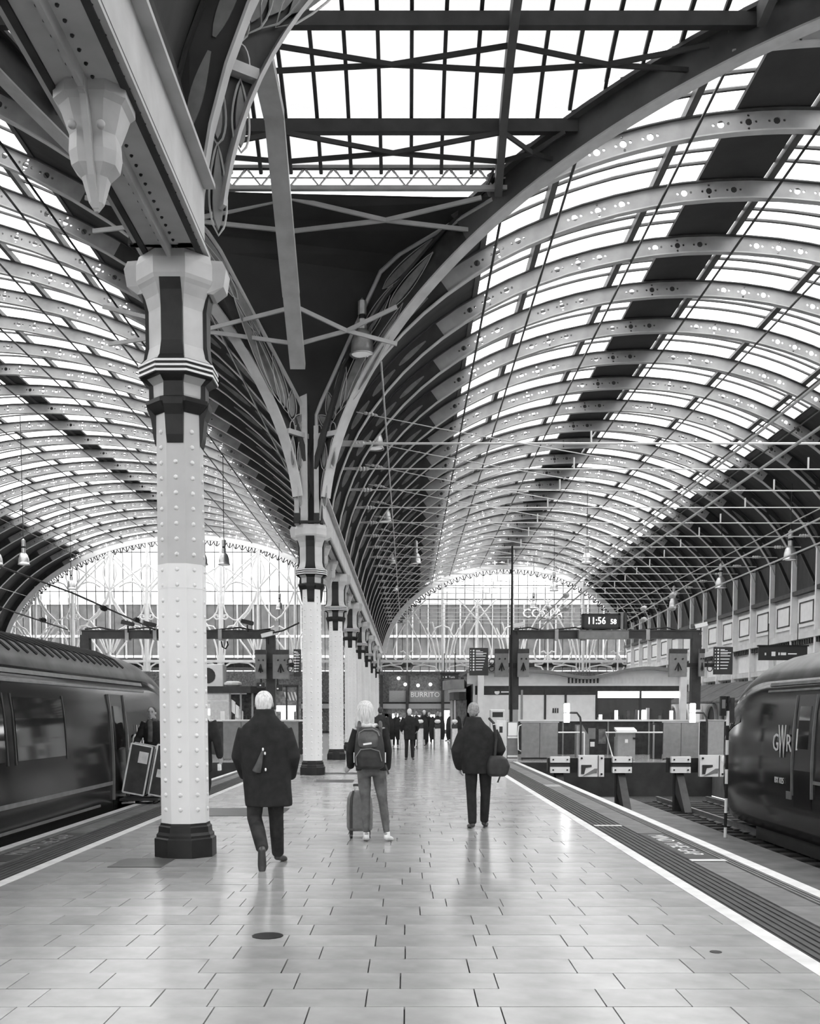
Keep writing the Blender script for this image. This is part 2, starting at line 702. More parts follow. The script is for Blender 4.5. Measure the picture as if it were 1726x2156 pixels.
    for y0, y1 in zip(ysb[:-1], ysb[1:]):
        m = MB()
        sub = 5
        for j in range(sub):
            ya, yb = y0 + (y1 - y0) * j / sub, y0 + (y1 - y0) * (j + 1) / sub
            ta, tb = max(g0, V.thmin(ya)), max(g0, V.thmin(yb))
            rings = []
            for i in range(13):
                f = i / 12
                A, B = ta + (PI - 2 * ta) * f, tb + (PI - 2 * tb) * f
                A, B = min(A, max(g1, PI - ta)), min(B, max(g1, PI - tb))
                p, q = V.pt(A, 0.42), V.pt(B, 0.42)
                rings.append([(p[0], ya, p[1]), (q[0], yb, q[1])])
            m.loft(rings, cap=False, closed=False)
            if j and y0 > 1:
                t = max(g0, V.thmin(ya))
                if PI - 2 * t > 0.05:
                    link('glazing_bar', strip_mesh(V, t, PI - t, 0.37, 0.075, 0.07, 24), 'purlin_paint', C, loc=(0, ya, 0))
        m.build('roof_pane', 'roof_glass', C)


mk_skin(RV)
mk_skin(LV)

# ---------------------------------------------------------------- the crossing (transept)
CT = CEIL['transept']


def groin_pt(V, sgn, t, off=0.0):
    """t 0..1 from the column (y side sgn) to the crossing centre; vault V near its column-line side"""
    y = TYC + sgn * TH * (1 - t)
    z = zT(y)
    th = math.asin(max(0, min(1, (z - ZSP) / V.b)))
    x = V.xc - V.a * math.cos(th) if V is RV else V.xc + V.a * math.cos(th)
    return Vector((x, y, z + off))


def leaf(m, base, tip, width, nrm, thick=0.05, n=8):
    """leaf shaped raised plate"""
    base, tip, nrm = Vector(base), Vector(tip), Vector(nrm).normalized()
    d = tip - base
    s = d.cross(nrm).normalized()
    L, R = [], []
    for i in range(n + 1):
        f = i / n
        w = width / 2 * (math.sin(PI * f ** 0.7)) ** 0.8 if 0 < f < 1 else 0.004
        L.append(base + d * f + s * w)
        R.append(base + d * f - s * w)
    m.prism(L + R[::-1][1:-1], nrm * thick)


def outline_loop(m, base, tip, width, nrm, r=0.012, n=10):
    base, tip, nrm = Vector(base), Vector(tip), Vector(nrm).normalized()
    d = tip - base
    s = d.cross(nrm).normalized()
    pts = []
    for k in range(2 * n):
        f = k / n if k < n else 2 - k / n
        sg = 1 if k < n else -1
        w = width / 2 * (max(0.0, math.sin(PI * min(1, f) ** 0.75))) ** 0.8
        pts.append(base + d * f + s * sg * w + nrm * 0.03)
    m.tube(pts, r, 4, wrap=True)


def groin(V, sgn, label_side):
    n = 40
    T = [0.004 + 0.996 * (i / n) ** 1.6 for i in range(n + 1)]
    path = [groin_pt(V, sgn, t) for t in T]
    fl, top = MB(), MB()
    web = MB()
    hd = Vector((path[-1].x - path[0].x, path[-1].y - path[0].y, 0)).normalized()
    bi = Vector((-hd.y, hd.x, 0))
    nr = []
    for i in range(n + 1):
        d = (path[min(i + 1, n)] - path[max(i - 1, 0)]).normalized()
        nn = bi.cross(d).normalized()
        if nn.z < 0:
            nn = -nn
        if i < 4 and nn.dot(hd) > 0:
            nn = -nn
        nr.append(nn)
    B = [bi] * (n + 1)
    fl.sweep(path, [(-0.16, -0.46), (0.16, -0.46), (0.16, -0.42), (-0.16, -0.42)], (nr, B))
    hi = [i for i in range(n + 1) if path[i].z > 12.5]
    hp, hn, hb = [path[i] for i in hi], [nr[i] for i in hi], [bi] * len(hi)
    web.sweep(hp, [(-0.025, -0.42), (0.025, -0.42), (0.025, 0.26), (-0.025, 0.26)], (hn, hb))
    top.sweep(hp, [(-0.2, 0.26), (0.2, 0.26), (0.2, 0.34), (-0.2, 0.34)], (hn, hb))
    o = web.build('groin_rib', 'girder_paint', CT)
    fl.build('flange', 'light_iron', o)
    top.build('flange', 'girder_paint', o)
    inner = [p + q * -0.42 for p, q in zip(path, nr)]
    # raised outer edge of the ornamental spandrel over the groin
    foot = Vector((CLX, TYC + sgn * TH, 0)) + hd * 0.2
    p0 = path[0]
    kk = 0.68 if V is RV else 0.95
    ztop = 12.95

    def ug(z):
        for a, b in zip(path[:-1], path[1:]):
            if a.z <= z <= b.z:
                f = (z - a.z) / max(1e-6, b.z - a.z)
                return (a - foot).dot(hd) + f * ((b - a).dot(hd))
        return (path[-1] - foot).dot(hd)

    def edge(z):
        """point of the spandrel's outer edge at height z"""
        u = max(0.0, (z - 9.15) * kk)
        if z > 12.3:
            u += (ug(ztop) - (ztop - 9.15) * kk) * (z - 12.3) / (ztop - 12.3)
        u = min(u, max(0.0, ug(z)))
        return foot + hd * u + Vector((0, 0, z))
    m_edge = MB()
    m_edge.tube([edge(ZSP + (ztop - ZSP) * i / 24) for i in range(25)], 0.055, 6)
    m_edge.build('spandrel_edge', 'light_iron', o)
    return o, foot, hd, bi, inner, edge


GR = {}
for V in (RV, LV):
    for sgn in (1, -1):
        GR[(V.name, sgn)] = groin(V, sgn, V.name)


def spandrel(key):
    """leaf shaped cast panels between the groin rib and its upright"""
    o, foot, hd, bi, path, edge = GR[key]
    nrm = bi if bi.y < 0 else -bi
    pl, lf, wr = MB(), MB(), MB()
    # the plate: region between the soffit curve and the upright / raking edge
    low = [p for p in path if p.z < 12.9]
    up = [edge(p.z) for p in low]
    A = [Vector((p.x, p.y, p.z)) for p in low]
    front = A + up[::-1]
    pl.prism([p - nrm * 0.02 for p in front], nrm * -0.04)
    pl.build('spandrel_plate', 'dark_iron', o)

    def sp(u, z):
        return foot + hd * u + Vector((0, 0, z)) + nrm * 0.01

    def uof(z):
        for a, b in zip(low[:-1], low[1:]):
            if a.z <= z <= b.z:
                f = (z - a.z) / max(1e-6, b.z - a.z)
                return (a - foot).dot(hd) + f * ((b - a).dot(hd))
        return (low[-1] - foot).dot(hd)
    # crossbar at the waist
    zc = 8.55
    uw = uof(zc)
    cb = MB()
    cb.bar(sp(-0.02, zc) + nrm * 0.03, sp(uw, zc) + nrm * 0.03, 0.12, 0.12)
    cb.build('spandrel_crossbar', 'light_iron', o)
    # lower narrow panels
    for k, (u0, z0, z1, w) in enumerate(((0.3, 7.75, 8.4, 0.14), (0.62, 7.75, 8.4, 0.14), (0.3, 6.8, 7.65, 0.14))):
        sc = uw / 0.85
        u0 *= sc
        leaf(lf, sp(u0, z0), sp(u0, z1), w * sc, nrm, 0.03)
        outline_loop(wr, sp(u0, z0 - 0.06), sp(u0, z1 + 0.06), w * sc * 1.7, nrm)
    # the fan above: leaves spreading from a point on the waist
    c = (uw * 0.78, zc + 0.12)
    def ue(z):
        return (edge(z) - foot).dot(hd)

    def mix(z, f):
        return ue(z) + 0.1 + (uof(z) - 0.2 - ue(z)) * f
    for (z1, f, w) in ((9.05, 0.02, 0.16), (9.55, 0.05, 0.2), (10.2, 0.12, 0.24), (10.75, 0.45, 0.26), (11.1, 0.85, 0.24)):
        u1 = mix(z1, f)
        b = (c[0] + (u1 - c[0]) * 0.28, c[1] + (z1 - c[1]) * 0.28)
        leaf(lf, sp(*b), sp(u1, z1), w * 1.15, nrm, 0.03)
        outline_loop(wr, sp(c[0] + (u1 - c[0]) * 0.2, c[1] + (z1 - c[1]) * 0.2), sp(u1 + (u1 - c[0]) * 0.06, z1 + (z1 - c[1]) * 0.06), w * 1.6, nrm)
    for (z0, z1, f0, f1, w) in ((10.6, 11.75, 0.3, 0.3, 0.26), (11.2, 12.2, 0.55, 0.6, 0.24), (11.7, 12.5, 0.15, 0.2, 0.2)):
        leaf(lf, sp(mix(z0, f0), z0), sp(mix(z1, f1), z1), w, nrm, 0.03)
        outline_loop(wr, sp(mix(z0, f0), z0), sp(mix(z1, f1), z1), w * 1.5, nrm)
    for k in range(3):
        u = uw * (0.15 + 0.3 * k)
        wr.tube([sp(u + 0.13 * uw * math.cos(a), zc + 0.08 + 0.2 * math.sin(a)) + nrm * 0.03 for a in [PI * i / 8 for i in range(9)]], 0.012, 4)
    lf.build('spandrel_leaf', 'ornament_leaf', o)
    wr.build('spandrel_tracery', 'brace_paint', o)


for k in GR:
    spandrel(k)

# surfaces of the crossing: boards low down, glass above
T_GLASS = 0.415
PURT = [0.42, 0.545, 0.82]


def txl(y):
    z = zT(y)
    th = math.asin(max(0, min(1, (z - ZSP) / LV.b)))
    return LV.xc + LV.a * math.cos(th)


def txr(y):
    th = math.asin(max(0, min(1, (zT(y) - ZSP) / RV.b)))
    return RV.xc - RV.a * math.cos(th)


for sgn in (1, -1):
    eL, eR = GR[('left', sgn)][5], GR[('right', sgn)][5]
    m = MB()
    back = Vector((0, sgn * 0.08, 0))
    rows = [(eL(z) + back, eR(z) + back) for z in [ZSP + (12.95 - ZSP) * i / 24 for i in range(25)]]
    yy = TYC + sgn * TH * (1 - T_GLASS)
    rows.append((Vector((txl(yy), yy + sgn * 0.15, zT(yy) - 0.08)), Vector((txr(yy), yy + sgn * 0.15, zT(yy) - 0.08))))
    m.loft([[a_, b_, b_ + back * 0.8, a_ + back * 0.8] for a_, b_ in rows])
    m.build('crossing_board', 'dark_board', CT)
    # purlins along x
    for k, t in enumerate(PURT):
        if t == 1.0 and sgn == -1:
            continue
        y = TYC + sgn * TH * (1 - t)
        z = zT(y)
        if k == 0:
            # lattice girder
            o = MB().bar((txl(y), y, z + 0.42), (txr(y), y, z + 0.42), 0.1, 0.07).build('lattice_girder', 'light_iron', CT)
            MB().bar((txl(y), y, z - 0.02), (txr(y), y, z - 0.02), 0.12, 0.09).build('chord', 'light_iron', o)
            xa, xb = txl(y), txr(y)
            nn = int((xb - xa) / 0.62)
            for i in range(nn):
                x0 = xa + (xb - xa) * i / nn
                x1 = xa + (xb - xa) * (i + 0.5) / nn
                x2 = xa + (xb - xa) * (i + 1) / nn
                MB().bar((x0, y, z + 0.4), (x1, y, z + 0.02), 0.03, 0.06, (0, 1, 0)).bar((x1, y, z + 0.02), (x2, y, z + 0.4), 0.03, 0.06, (0, 1, 0)).bar((x0, y, z + 0.2), (x2, y, z + 0.2), 0.02, 0.03).build('lattice_brace', 'light_iron', o)
        else:
            MB().bar((txl(y), y, z + 0.12), (txr(y), y, z + 0.12), 0.16, 0.26).build('purlin', 'purlin_paint', CT)
    # glazing bars and panes
    xs0 = CLX - 0.1
    x = xs0 - 0.66 * 18
    while x < 8.6:
        pts = []
        for i in range(13):
            t = T_GLASS + (1.0 - T_GLASS) * i / 12
            y = TYC + sgn * TH * (1 - t)
            if txl(y) - 0.01 <= x <= txr(y) + 0.01:
                pts.append(Vector((x, y, zT(y) + 0.34)))
        if len(pts) > 1:
            m = MB()
            for a, b in zip(pts[:-1], pts[1:]):
                m.bar(a, b, 0.075, 0.09)
            m.build('glazing_bar', 'purlin_paint', CT)
        x += 0.66
    for ta, tb in zip([T_GLASS, 0.545, 0.82], [0.545, 0.82, 1.0]):
        x = xs0 - 0.66 * 18
        while x < 8.6:
            m = MB()
            rings = []
            for i in range(4):
                t = ta + (tb - ta) * i / 3
                y = TYC + sgn * TH * (1 - t)
                x0, x1 = max(x, txl(y)), min(x + 0.66, txr(y))
                if x1 > x0:
                    rings.append([(x0, y, zT(y) + 0.34), (x1, y, zT(y) + 0.34)])
            if len(rings) > 1:
                m.loft(rings, cap=False, closed=False)
                m.build('roof_pane', 'transept_glass', CT)
            x += 0.66
# ribs of the crossing in planes of constant x
for xr in (2.0, 6.6, -7.1):
    m = MB()
    pts = []
    for i in range(41):
        t = 0.02 + 0.98 * (i / 20 if i <= 20 else 2 - i / 20)
        sg = 1 if i <= 20 else -1
        y = TYC + sg * TH * (1 - t)
        if txl(y) <= xr <= txr(y):
            pts.append(Vector((xr, y, zT(y))))
    for a, b in zip(pts[:-1], pts[1:]):
        m.bar(a + Vector((0, 0, -0.02)), b + Vector((0, 0, -0.02)), 0.16, 0.4)
    m.build('crossing_rib', 'girder_paint', CT)
# boxed raking strut over the column line and the post under it
st = MB()
A, Bq, Cq = Vector((-2.64, 25.9, 9.95)), Vector((-2.6, 21.3, 13.25)), Vector((-2.6, 17.0, 13.3))
st.bar(A, A + (Bq - A) * 0.33, 0.36, 0.22).bar(A + (Bq - A) * 0.33, Bq, 0.38, 0.2).bar(Bq, Cq, 0.4, 0.2)
st.bar(Cq, (-2.6, 12.4, 11.0), 0.4, 0.2)
st.build('boxed_strut', 'light_iron', CT)
# crossed bracing bars under the crossing roof
for xa, xb in ((-7.1, -2.6), (-2.6, 2.0), (2.0, 6.6)):
    for t in (0.2, 0.37, 0.52, 0.745, 0.97):
        y0 = TYC + TH * (1 - t + 0.035)
        y1 = TYC + TH * (1 - t - 0.035)
        if t == 0.2:
            y0, y1 = TYC + TH * (1 - 0.16), TYC + TH * (1 - 0.22)
        if xb > txr(TYC + TH * (1 - t)):
            xb2 = txr(TYC + TH * (1 - t))
        else:
            xb2 = xb
        if xb2 - xa < 1.0:
            continue
        for a, b in ((y0, y1), (y1, y0)):
            m = MB()
            dz = 0.5 if t == 0.2 else 0.1
            p, q = Vector((xa, a - dz * 0.6, zT(a) - dz)), Vector((xb2, b - dz * 0.6, zT(b) - dz))
            mid = (p + q) / 2 - Vector((0, 0, 0.12))
            m.bar(p, mid, 0.05, 0.09).bar(mid, q, 0.05, 0.09)
            m.build('brace_bar', 'brace_paint' if t < 0.5 else 'purlin_paint', CT)
# ---------------------------------------------------------------- ornament on the rib haunches
def haunch_leaves(V, mirror):
    m = MB()
    for (t0, t1, w) in ((4, 9, 0.13), (9.5, 15, 0.15), (16, 22, 0.16), (23, 29, 0.16), (30, 36, 0.15), (37, 43, 0.14)):
        pa = []
        n = 8
        L, R = [], []
        for i in range(n + 1):
            f = i / n
            th = D2R(t0 + (t1 - t0) * f)
            if mirror:
                th = PI - th
            ww = w * (0.25 + 0.75 * math.sin(PI * f ** 0.8)) / 2
            a, b = V.pt(th, -ww), V.pt(th, ww)
            L.append((a[0], -0.03, a[1]))
            R.append((b[0], -0.03, b[1]))
        m.prism(L + R[::-1], (0, 0.012, 0))
    return m.mesh('haunch_leaf')


for V, mirrors in ((RV, (False, True)), (LV, (True,))):
    mes = [haunch_leaves(V, q) for q in mirrors]
    for o in [o for o in CEIL[V.name].children if o.name.startswith('roof_rib') and (o.location.y > YC2 - 0.1 or o.location.y < YC1 + 0.1)]:
        for me in mes:
            link('haunch_leaf', me, 'ornament_leaf', o)

# ---------------------------------------------------------------- valley girders along the column line
def girder(y0, y1, name_label):
    g = thing('ceiling_girder', name_label, 'girder', (CLX, y0, ZSP), kind='structure')
    L = y1 - y0
    m = MB()
    m.box(-0.36, 0.36, 0, L, 0.02, 0.06)
    m.box(-0.3, -0.27, 0, L, 0.06, 0.75).box(0.27, 0.3, 0, L, 0.06, 0.75)
    m.box(-0.42, 0.42, 0, L, 0.75, 0.8)
    m.build('girder_body', 'valley_paint', g)
    MB().box(-0.02, 0.02, 0, L, -0.1, 0.02).build('fin', 'valley_paint', g)
    r = MB()
    y = 0.1
    while y < L:
        for x in (-0.3, -0.07, 0.07, 0.3):
            r.lathe([(0.018, 0.025), (0.014, 0.008), (0.004, 0.0)], (x, y, 0), 6)
        y += 0.16
    tag(r.build('rivets', 'dark_iron', g), kind='stuff')
    k = 1
    y = STEP
    return g


def boss_mesh():
    m = MB()
    prof = [(0.02, 0.36, 0.34), (-0.06, 0.36, 0.34), (-0.1, 0.31, 0.3), (-0.18, 0.28, 0.26), (-0.3, 0.23, 0.2), (-0.42, 0.24, 0.2), (-0.52, 0.22, 0.18), (-0.6, 0.13, 0.12), (-0.66, 0.11, 0.1), (-0.78, 0.07, 0.06), (-0.84, 0.02, 0.02)]
    rings = []
    for z, ax, ay in prof:
        c = 0.55
        ax, ay = ax * 0.78, ay * 0.78
        rings.append([(ax, -ay * c, z), (ax, ay * c, z), (ax * c, ay, z), (-ax * c, ay, z), (-ax, ay * c, z), (-ax, -ay * c, z), (-ax * c, -ay, z), (ax * c, -ay, z)])
    m.loft(rings)
    return m.mesh('pendant_body')


BOSS = boss_mesh()
bf = MB().box(-0.025, 0.025, -0.37, 0.0, -0.12, 0.0)
bf.add([(-0.025, -0.36, 0), (0.025, -0.36, 0), (0.025, -0.26, -0.3), (-0.025, -0.26, -0.3), (0.025, -0.14, -0.62), (-0.025, -0.14, -0.62), (0.025, -0.03, -0.82), (-0.025, -0.03, -0.82), (0.025, 0.0, -0.82), (-0.025, 0, -0.82), (0.025, 0, 0), (-0.025, 0, 0)],
       [(0, 1, 2, 3), (3, 2, 4, 5), (5, 4, 6, 7), (7, 6, 8, 9), (1, 10, 8, 6, 4, 2), (0, 3, 5, 7, 9, 11)])
BOSSFIN = bf.mesh('pendant_fin')
bb = MB()
bb.ball((0, -0.235, -0.3), 0.035, 8, 6)
BOSSBALL = bb.mesh('pendant_stud')


def boss(g, y):
    b = link('pendant_boss', BOSS, 'valley_paint', g, loc=(0, y, 0))
    link('fin', BOSSFIN, 'valley_paint', b)
    for x in (-0.11, 0.11):
        link('stud', BOSSBALL, 'valley_paint', b, smooth=True, loc=(x, 0, 0))


g = girder(-12, YC1 - 0.02, 'riveted grey girder running overhead to the nearest column')
for k in (1, 2):
    boss(g, 12 + YC1 - STEP * k + 0.1)
COLY = [YC1] + [YC2 + BAY * k for k in range(8)]
for k in range(1, 8):
    g = girder(COLY[k], COLY[k + 1], 'valley girder between the %s and %s columns of the row' % (ORD[k], ORD[k + 1]))
    for j in (1, 2):
        boss(g, STEP * j)

# ---------------------------------------------------------------- columns
def octo(ap, z, cx=0, cy=0):
    R = ap / math.cos(PI / 8)
    return [(cx + R * math.cos(PI / 8 + PI / 4 * k), cy + R * math.sin(PI / 8 + PI / 4 * k), z) for k in range(8)]


SHAFT = MB().loft([octo(0.243, 0.3), octo(0.24, 2.9)]).mesh('shaft')
SHAFTB = MB().loft([octo(0.243, 2.9), octo(0.241, 3.16)]).mesh('shaft_band')
SHAFTU = MB().loft([octo(0.238, 3.16), octo(0.228, 4.9)]).mesh('shaft_upper')
BASE = MB().loft([octo(0.315, 0.0), octo(0.315, 0.2), octo(0.295, 0.215), octo(0.295, 0.24), octo(0.275, 0.27), octo(0.27, 0.33), octo(0.255, 0.345), octo(0.25, 0.37)]).mesh('base')
CAP = MB().loft([octo(a, z) for z, a in ((4.86, 0.232), (4.92, 0.25), (5.04, 0.252), (5.1, 0.31), (5.13, 0.36), (5.25, 0.37), (5.31, 0.31), (5.42, 0.285), (5.8, 0.285), (5.92, 0.315), (6.02, 0.36), (6.06, 0.385), (6.1, 0.4), (6.26, 0.4), (6.35, 0.37))]).mesh('capital')
COLLAR = MB().loft([octo(a, z) for z, a in ((4.74, 0.24), (4.8, 0.3), (4.83, 0.325), (4.87, 0.33), (4.9, 0.26))]).mesh('collar')
bnd = MB()
for z in (5.125, 5.175, 5.225):
    bnd.loft([octo(0.38, z - 0.011), octo(0.395, z - 0.011), octo(0.395, z + 0.011), octo(0.38, z + 0.011)], cap=False, wrap=True)
BAND = bnd.mesh('band_lines')
BANDB = MB().loft([octo(0.36, 5.1), octo(0.385, 5.105), octo(0.385, 5.245), octo(0.36, 5.25)]).mesh('band')
pprof = [(4.42, 0.242, 0.085), (4.5, 0.262, 0.09), (4.7, 0.285, 0.095), (4.8, 0.325, 0.1), (4.86, 0.335, 0.11), (4.89, 0.3, 0.1), (5.04, 0.3, 0.1), (5.09, 0.37, 0.12), (5.12, 0.39, 0.14), (5.24, 0.39, 0.14), (5.3, 0.345, 0.125), (5.45, 0.325, 0.11), (5.8, 0.325, 0.11), (5.95, 0.35, 0.11), (6.06, 0.385, 0.11)]
PAN = MB().loft([[(-w, -0.2, z), (w, -0.2, z), (w, -a, z), (-w, -a, z)] for z, a, w in pprof]).mesh('capital_panel')
tipm = MB()
BLOCK = MB().loft([[(x, y, z) for x, y in ((0.34, -0.15), (0.34 + e, -0.12), (0.34 + e, 0.12), (0.34, 0.15))] for z, e in ((5.98, 0.06), (6.06, 0.17), (6.24, 0.2), (6.32, 0.16))]).mesh('impost_block')
RIV = MB().lathe([(0.026, 0.0), (0.024, 0.008), (0.015, 0.018), (0.003, 0.022)], (0, 0, 0), 8).mesh('rivet')


def rivet_spots(front_only):
    out = []
    for k in range(8):
        ang = PI / 4 * k
        if front_only and not (-PI - 0.01 <= (ang if ang < PI else ang - 2 * PI) <= 0.01):
            continue
        card = k % 2 == 0
        z = 0.52
        while z < (4.35 if card else 4.7):
            ap = 0.243 - 0.015 * z / 4.8
            out.append((ang, ap, z))
            z += 0.161
    return out


def column(y, i):
    lab = ['white riveted iron column nearest the camera, with dark plinth and capital panels'] + ['%s white iron column of the receding row' % ORD[k] for k in range(1, 9)]
    c = thing('iron_column', lab[i], 'column', (CLX, y, 0), group='iron columns along the platform')
    link('shaft', SHAFT, 'column_paint', c)
    link('shaft_band', SHAFTB, 'white_paint', c)
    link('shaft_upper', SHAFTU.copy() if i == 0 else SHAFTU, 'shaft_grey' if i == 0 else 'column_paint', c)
    link('base', BASE, 'black_iron', c)
    cp = link('capital', CAP, 'light_iron', c)
    link('collar', COLLAR, 'black_iron', c)
    link('band', BANDB, 'black_iron', c)
    link('band_lines', BAND, 'white_paint', c)
    for k in range(4):
        p = link('capital_panel', PAN, 'black_iron', cp)
        p.rotation_euler = (0, 0, PI / 2 * k)
    for k in (0, 2):
        p = link('impost_block', BLOCK, 'light_iron', cp)
        p.rotation_euler = (0, 0, PI / 2 * k)
    if i == 0:
        for ang, ap, z in rivet_spots(True):
            r = link('rivet', RIV, 'column_paint', c)
            r.location = (ap * math.cos(ang), ap * math.sin(ang), z)
            r.rotation_euler = (0, PI / 2, ang)
    else:
        rj = link('rivets', RIVJ, 'column_paint', c)
        rj['kind'] = 'stuff'
    return c


rj = MB()
for ang, ap, z in rivet_spots(True):
    M = Matrix.Translation((ap * math.cos(ang), ap * math.sin(ang), z)) @ Matrix.Rotation(ang, 4, 'Z') @ Matrix.Rotation(PI / 2, 4, 'Y')
    rj.add([M @ v.co for v in RIV.vertices], [tuple(f.vertices) for f in RIV.polygons])
RIVJ = rj.mesh('rivets')
for i, y in enumerate(COLY):
    column(y, i)
# uprights standing on the capitals at the crossing
for y in (YC2, YC1):
    s = 1 if y == YC2 else -1
    u = thing('ceiling_post', 'pale upright posts standing on the %s column capital' % ('second' if s > 0 else 'foremost'), 'post', (CLX, y, ZSP), kind='structure')
    MB().box(-0.24, -0.06, min(-0.32 * s, -0.14 * s), max(-0.32 * s, -0.14 * s), 0, 4.2).build('post', 'light_iron', u)
    for x in (-0.4, 0.1):
        MB().box(x, x + 0.12, min(-0.28 * s, -0.12 * s), max(-0.28 * s, -0.12 * s), 0, 2.45).build('side_post', 'light_iron', u)
    MB().box(-0.42, 0.3, -0.4, -0.34, 0.02, 0.08).box(-0.4, -0.26, -0.44, -0.33, 0.02, 0.26).box(0.1, 0.24, -0.44, -0.33, 0.02, 0.26).build('floodlight_bracket', 'black_iron', u)

# ================================================================ PLATFORM, TRACKS
FL = thing('floor', 'polished stone platform paving', 'floor', kind='structure')
XI, XO = 2.45, 3.64
MB().box(-4.75, XO, -75, 34.5, -1.1, -0.02).build('platform_slab', 'grout', FL)
MB().box(-60, 45, 34.5, 150, -1.1, -0.004).build('concourse_paving', 'tile_stone', FL)
# the platform face and the concourse face over the tracks
MB().box(XO - 0.06, XO, -12, 34.5, -1.1, -0.09).build('platform_face', 'concrete_dark', FL)
MB().box(-4.75, -4.69, -12, 34.5, -1.1, -0.09).build('platform_face', 'concrete_dark', FL)

ROW0, RD = 5.465, 0.3645
JOINT = {-1: [245, 446, 649, 851, 1056, 1296, 1547], 0: [97, 342, 455, 570, 773, 999, 1257, 1429, 1694], 1: [52, 237, 450, 629, 843, 1041, 1295, 1544, 1713], 2: [15, 218, 436, 603, 778, 983, 1200, 1435, 1608],
         3: [152, 331, 505, 679, 853, 1039, 1232, 1458, 1643], 4: [122, 289, 456, 607, 792, 997, 1182, 1365, 1567], 5: [193, 344, 511, 660, 852, 1024, 1223, 1399, 1575], 6: [131, 306, 457, 635, 814, 992, 1159, 1326, 1497]}
tiles = []
X0, X1 = -3.68, XI
for k in range(-14, 118):
    ya = ROW0 + RD * k
    yb = ya + RD
    if k in JOINT:
        vtop = HOR + FPX * EYE / yb
        xs = [gnd(u, vtop).x for u in JOINT[k]]
        xs = [x for x in xs if X0 + 0.1 < x < X1 - 0.1]
        while xs[0] - X0 > 0.75:
            xs.insert(0, xs[0] - random.choice((0.46, 0.55, 0.64)))
        while X1 - xs[-1] > 0.8:
            xs.append(xs[-1] + random.choice((0.46, 0.55, 0.64)))
    else:
        xs = []
        x = X0 + random.uniform(0.2, 0.6)
        while x < X1 - 0.2:
            xs.append(x)
            x += random.choice((0.46, 0.52, 0.58, 0.64, 0.7))
    xs = [X0] + xs + [X1]
    for a, b in zip(xs[:-1], xs[1:]):
        tiles.append((a, b, ya, yb))
tiles.sort(key=lambda t: (0 if t[2] > 4.6 else 1, t[2]))
rest = MB()
g = 0.004
for i, (a, b, ya, yb) in enumerate(tiles):
    zt = random.uniform(-0.0012, 0.0012)
    if i < 300:
        w, d = b - a - 2 * g, yb - ya - 2 * g
        m = MB().box(0, w, 0, d, -0.03, zt)
        m.build('paving_tile', 'tile_stone', FL, loc=(a + g, ya + g, 0))
    else:
        rest.box(a + g, b - g, ya + g, yb - g, -0.02, zt)
tag(rest.build('paving_tiles', 'tile_stone', FL), kind='stuff')
# dark flat patches on the paving beside the columns, small drain covers
for (xa, xb, ya, yb) in ((-3.45, -1.95, 15.95, 17.3), (-3.4, -2.75, 24.0, 24.9), (-2.15, -1.25, 24.0, 24.9), (-3.3, -1.2, 27.3, 28.0), (-3.05, -2.5, 10.55, 11.2)):
    MB().box(xa, xb, ya, yb, 0.0, 0.006).build('floor_patch', 'patch_dark', FL)
MB().lathe([(0.11, 0.0), (0.11, 0.004)], (-0.98, 7.25, 0), 14).build('drain_cover', 'black_iron', FL)
MB().lathe([(0.04, 0.0), (0.04, 0.004)], (2.02, 6.75, 0), 10).build('drain_cover', 'black_iron', FL)

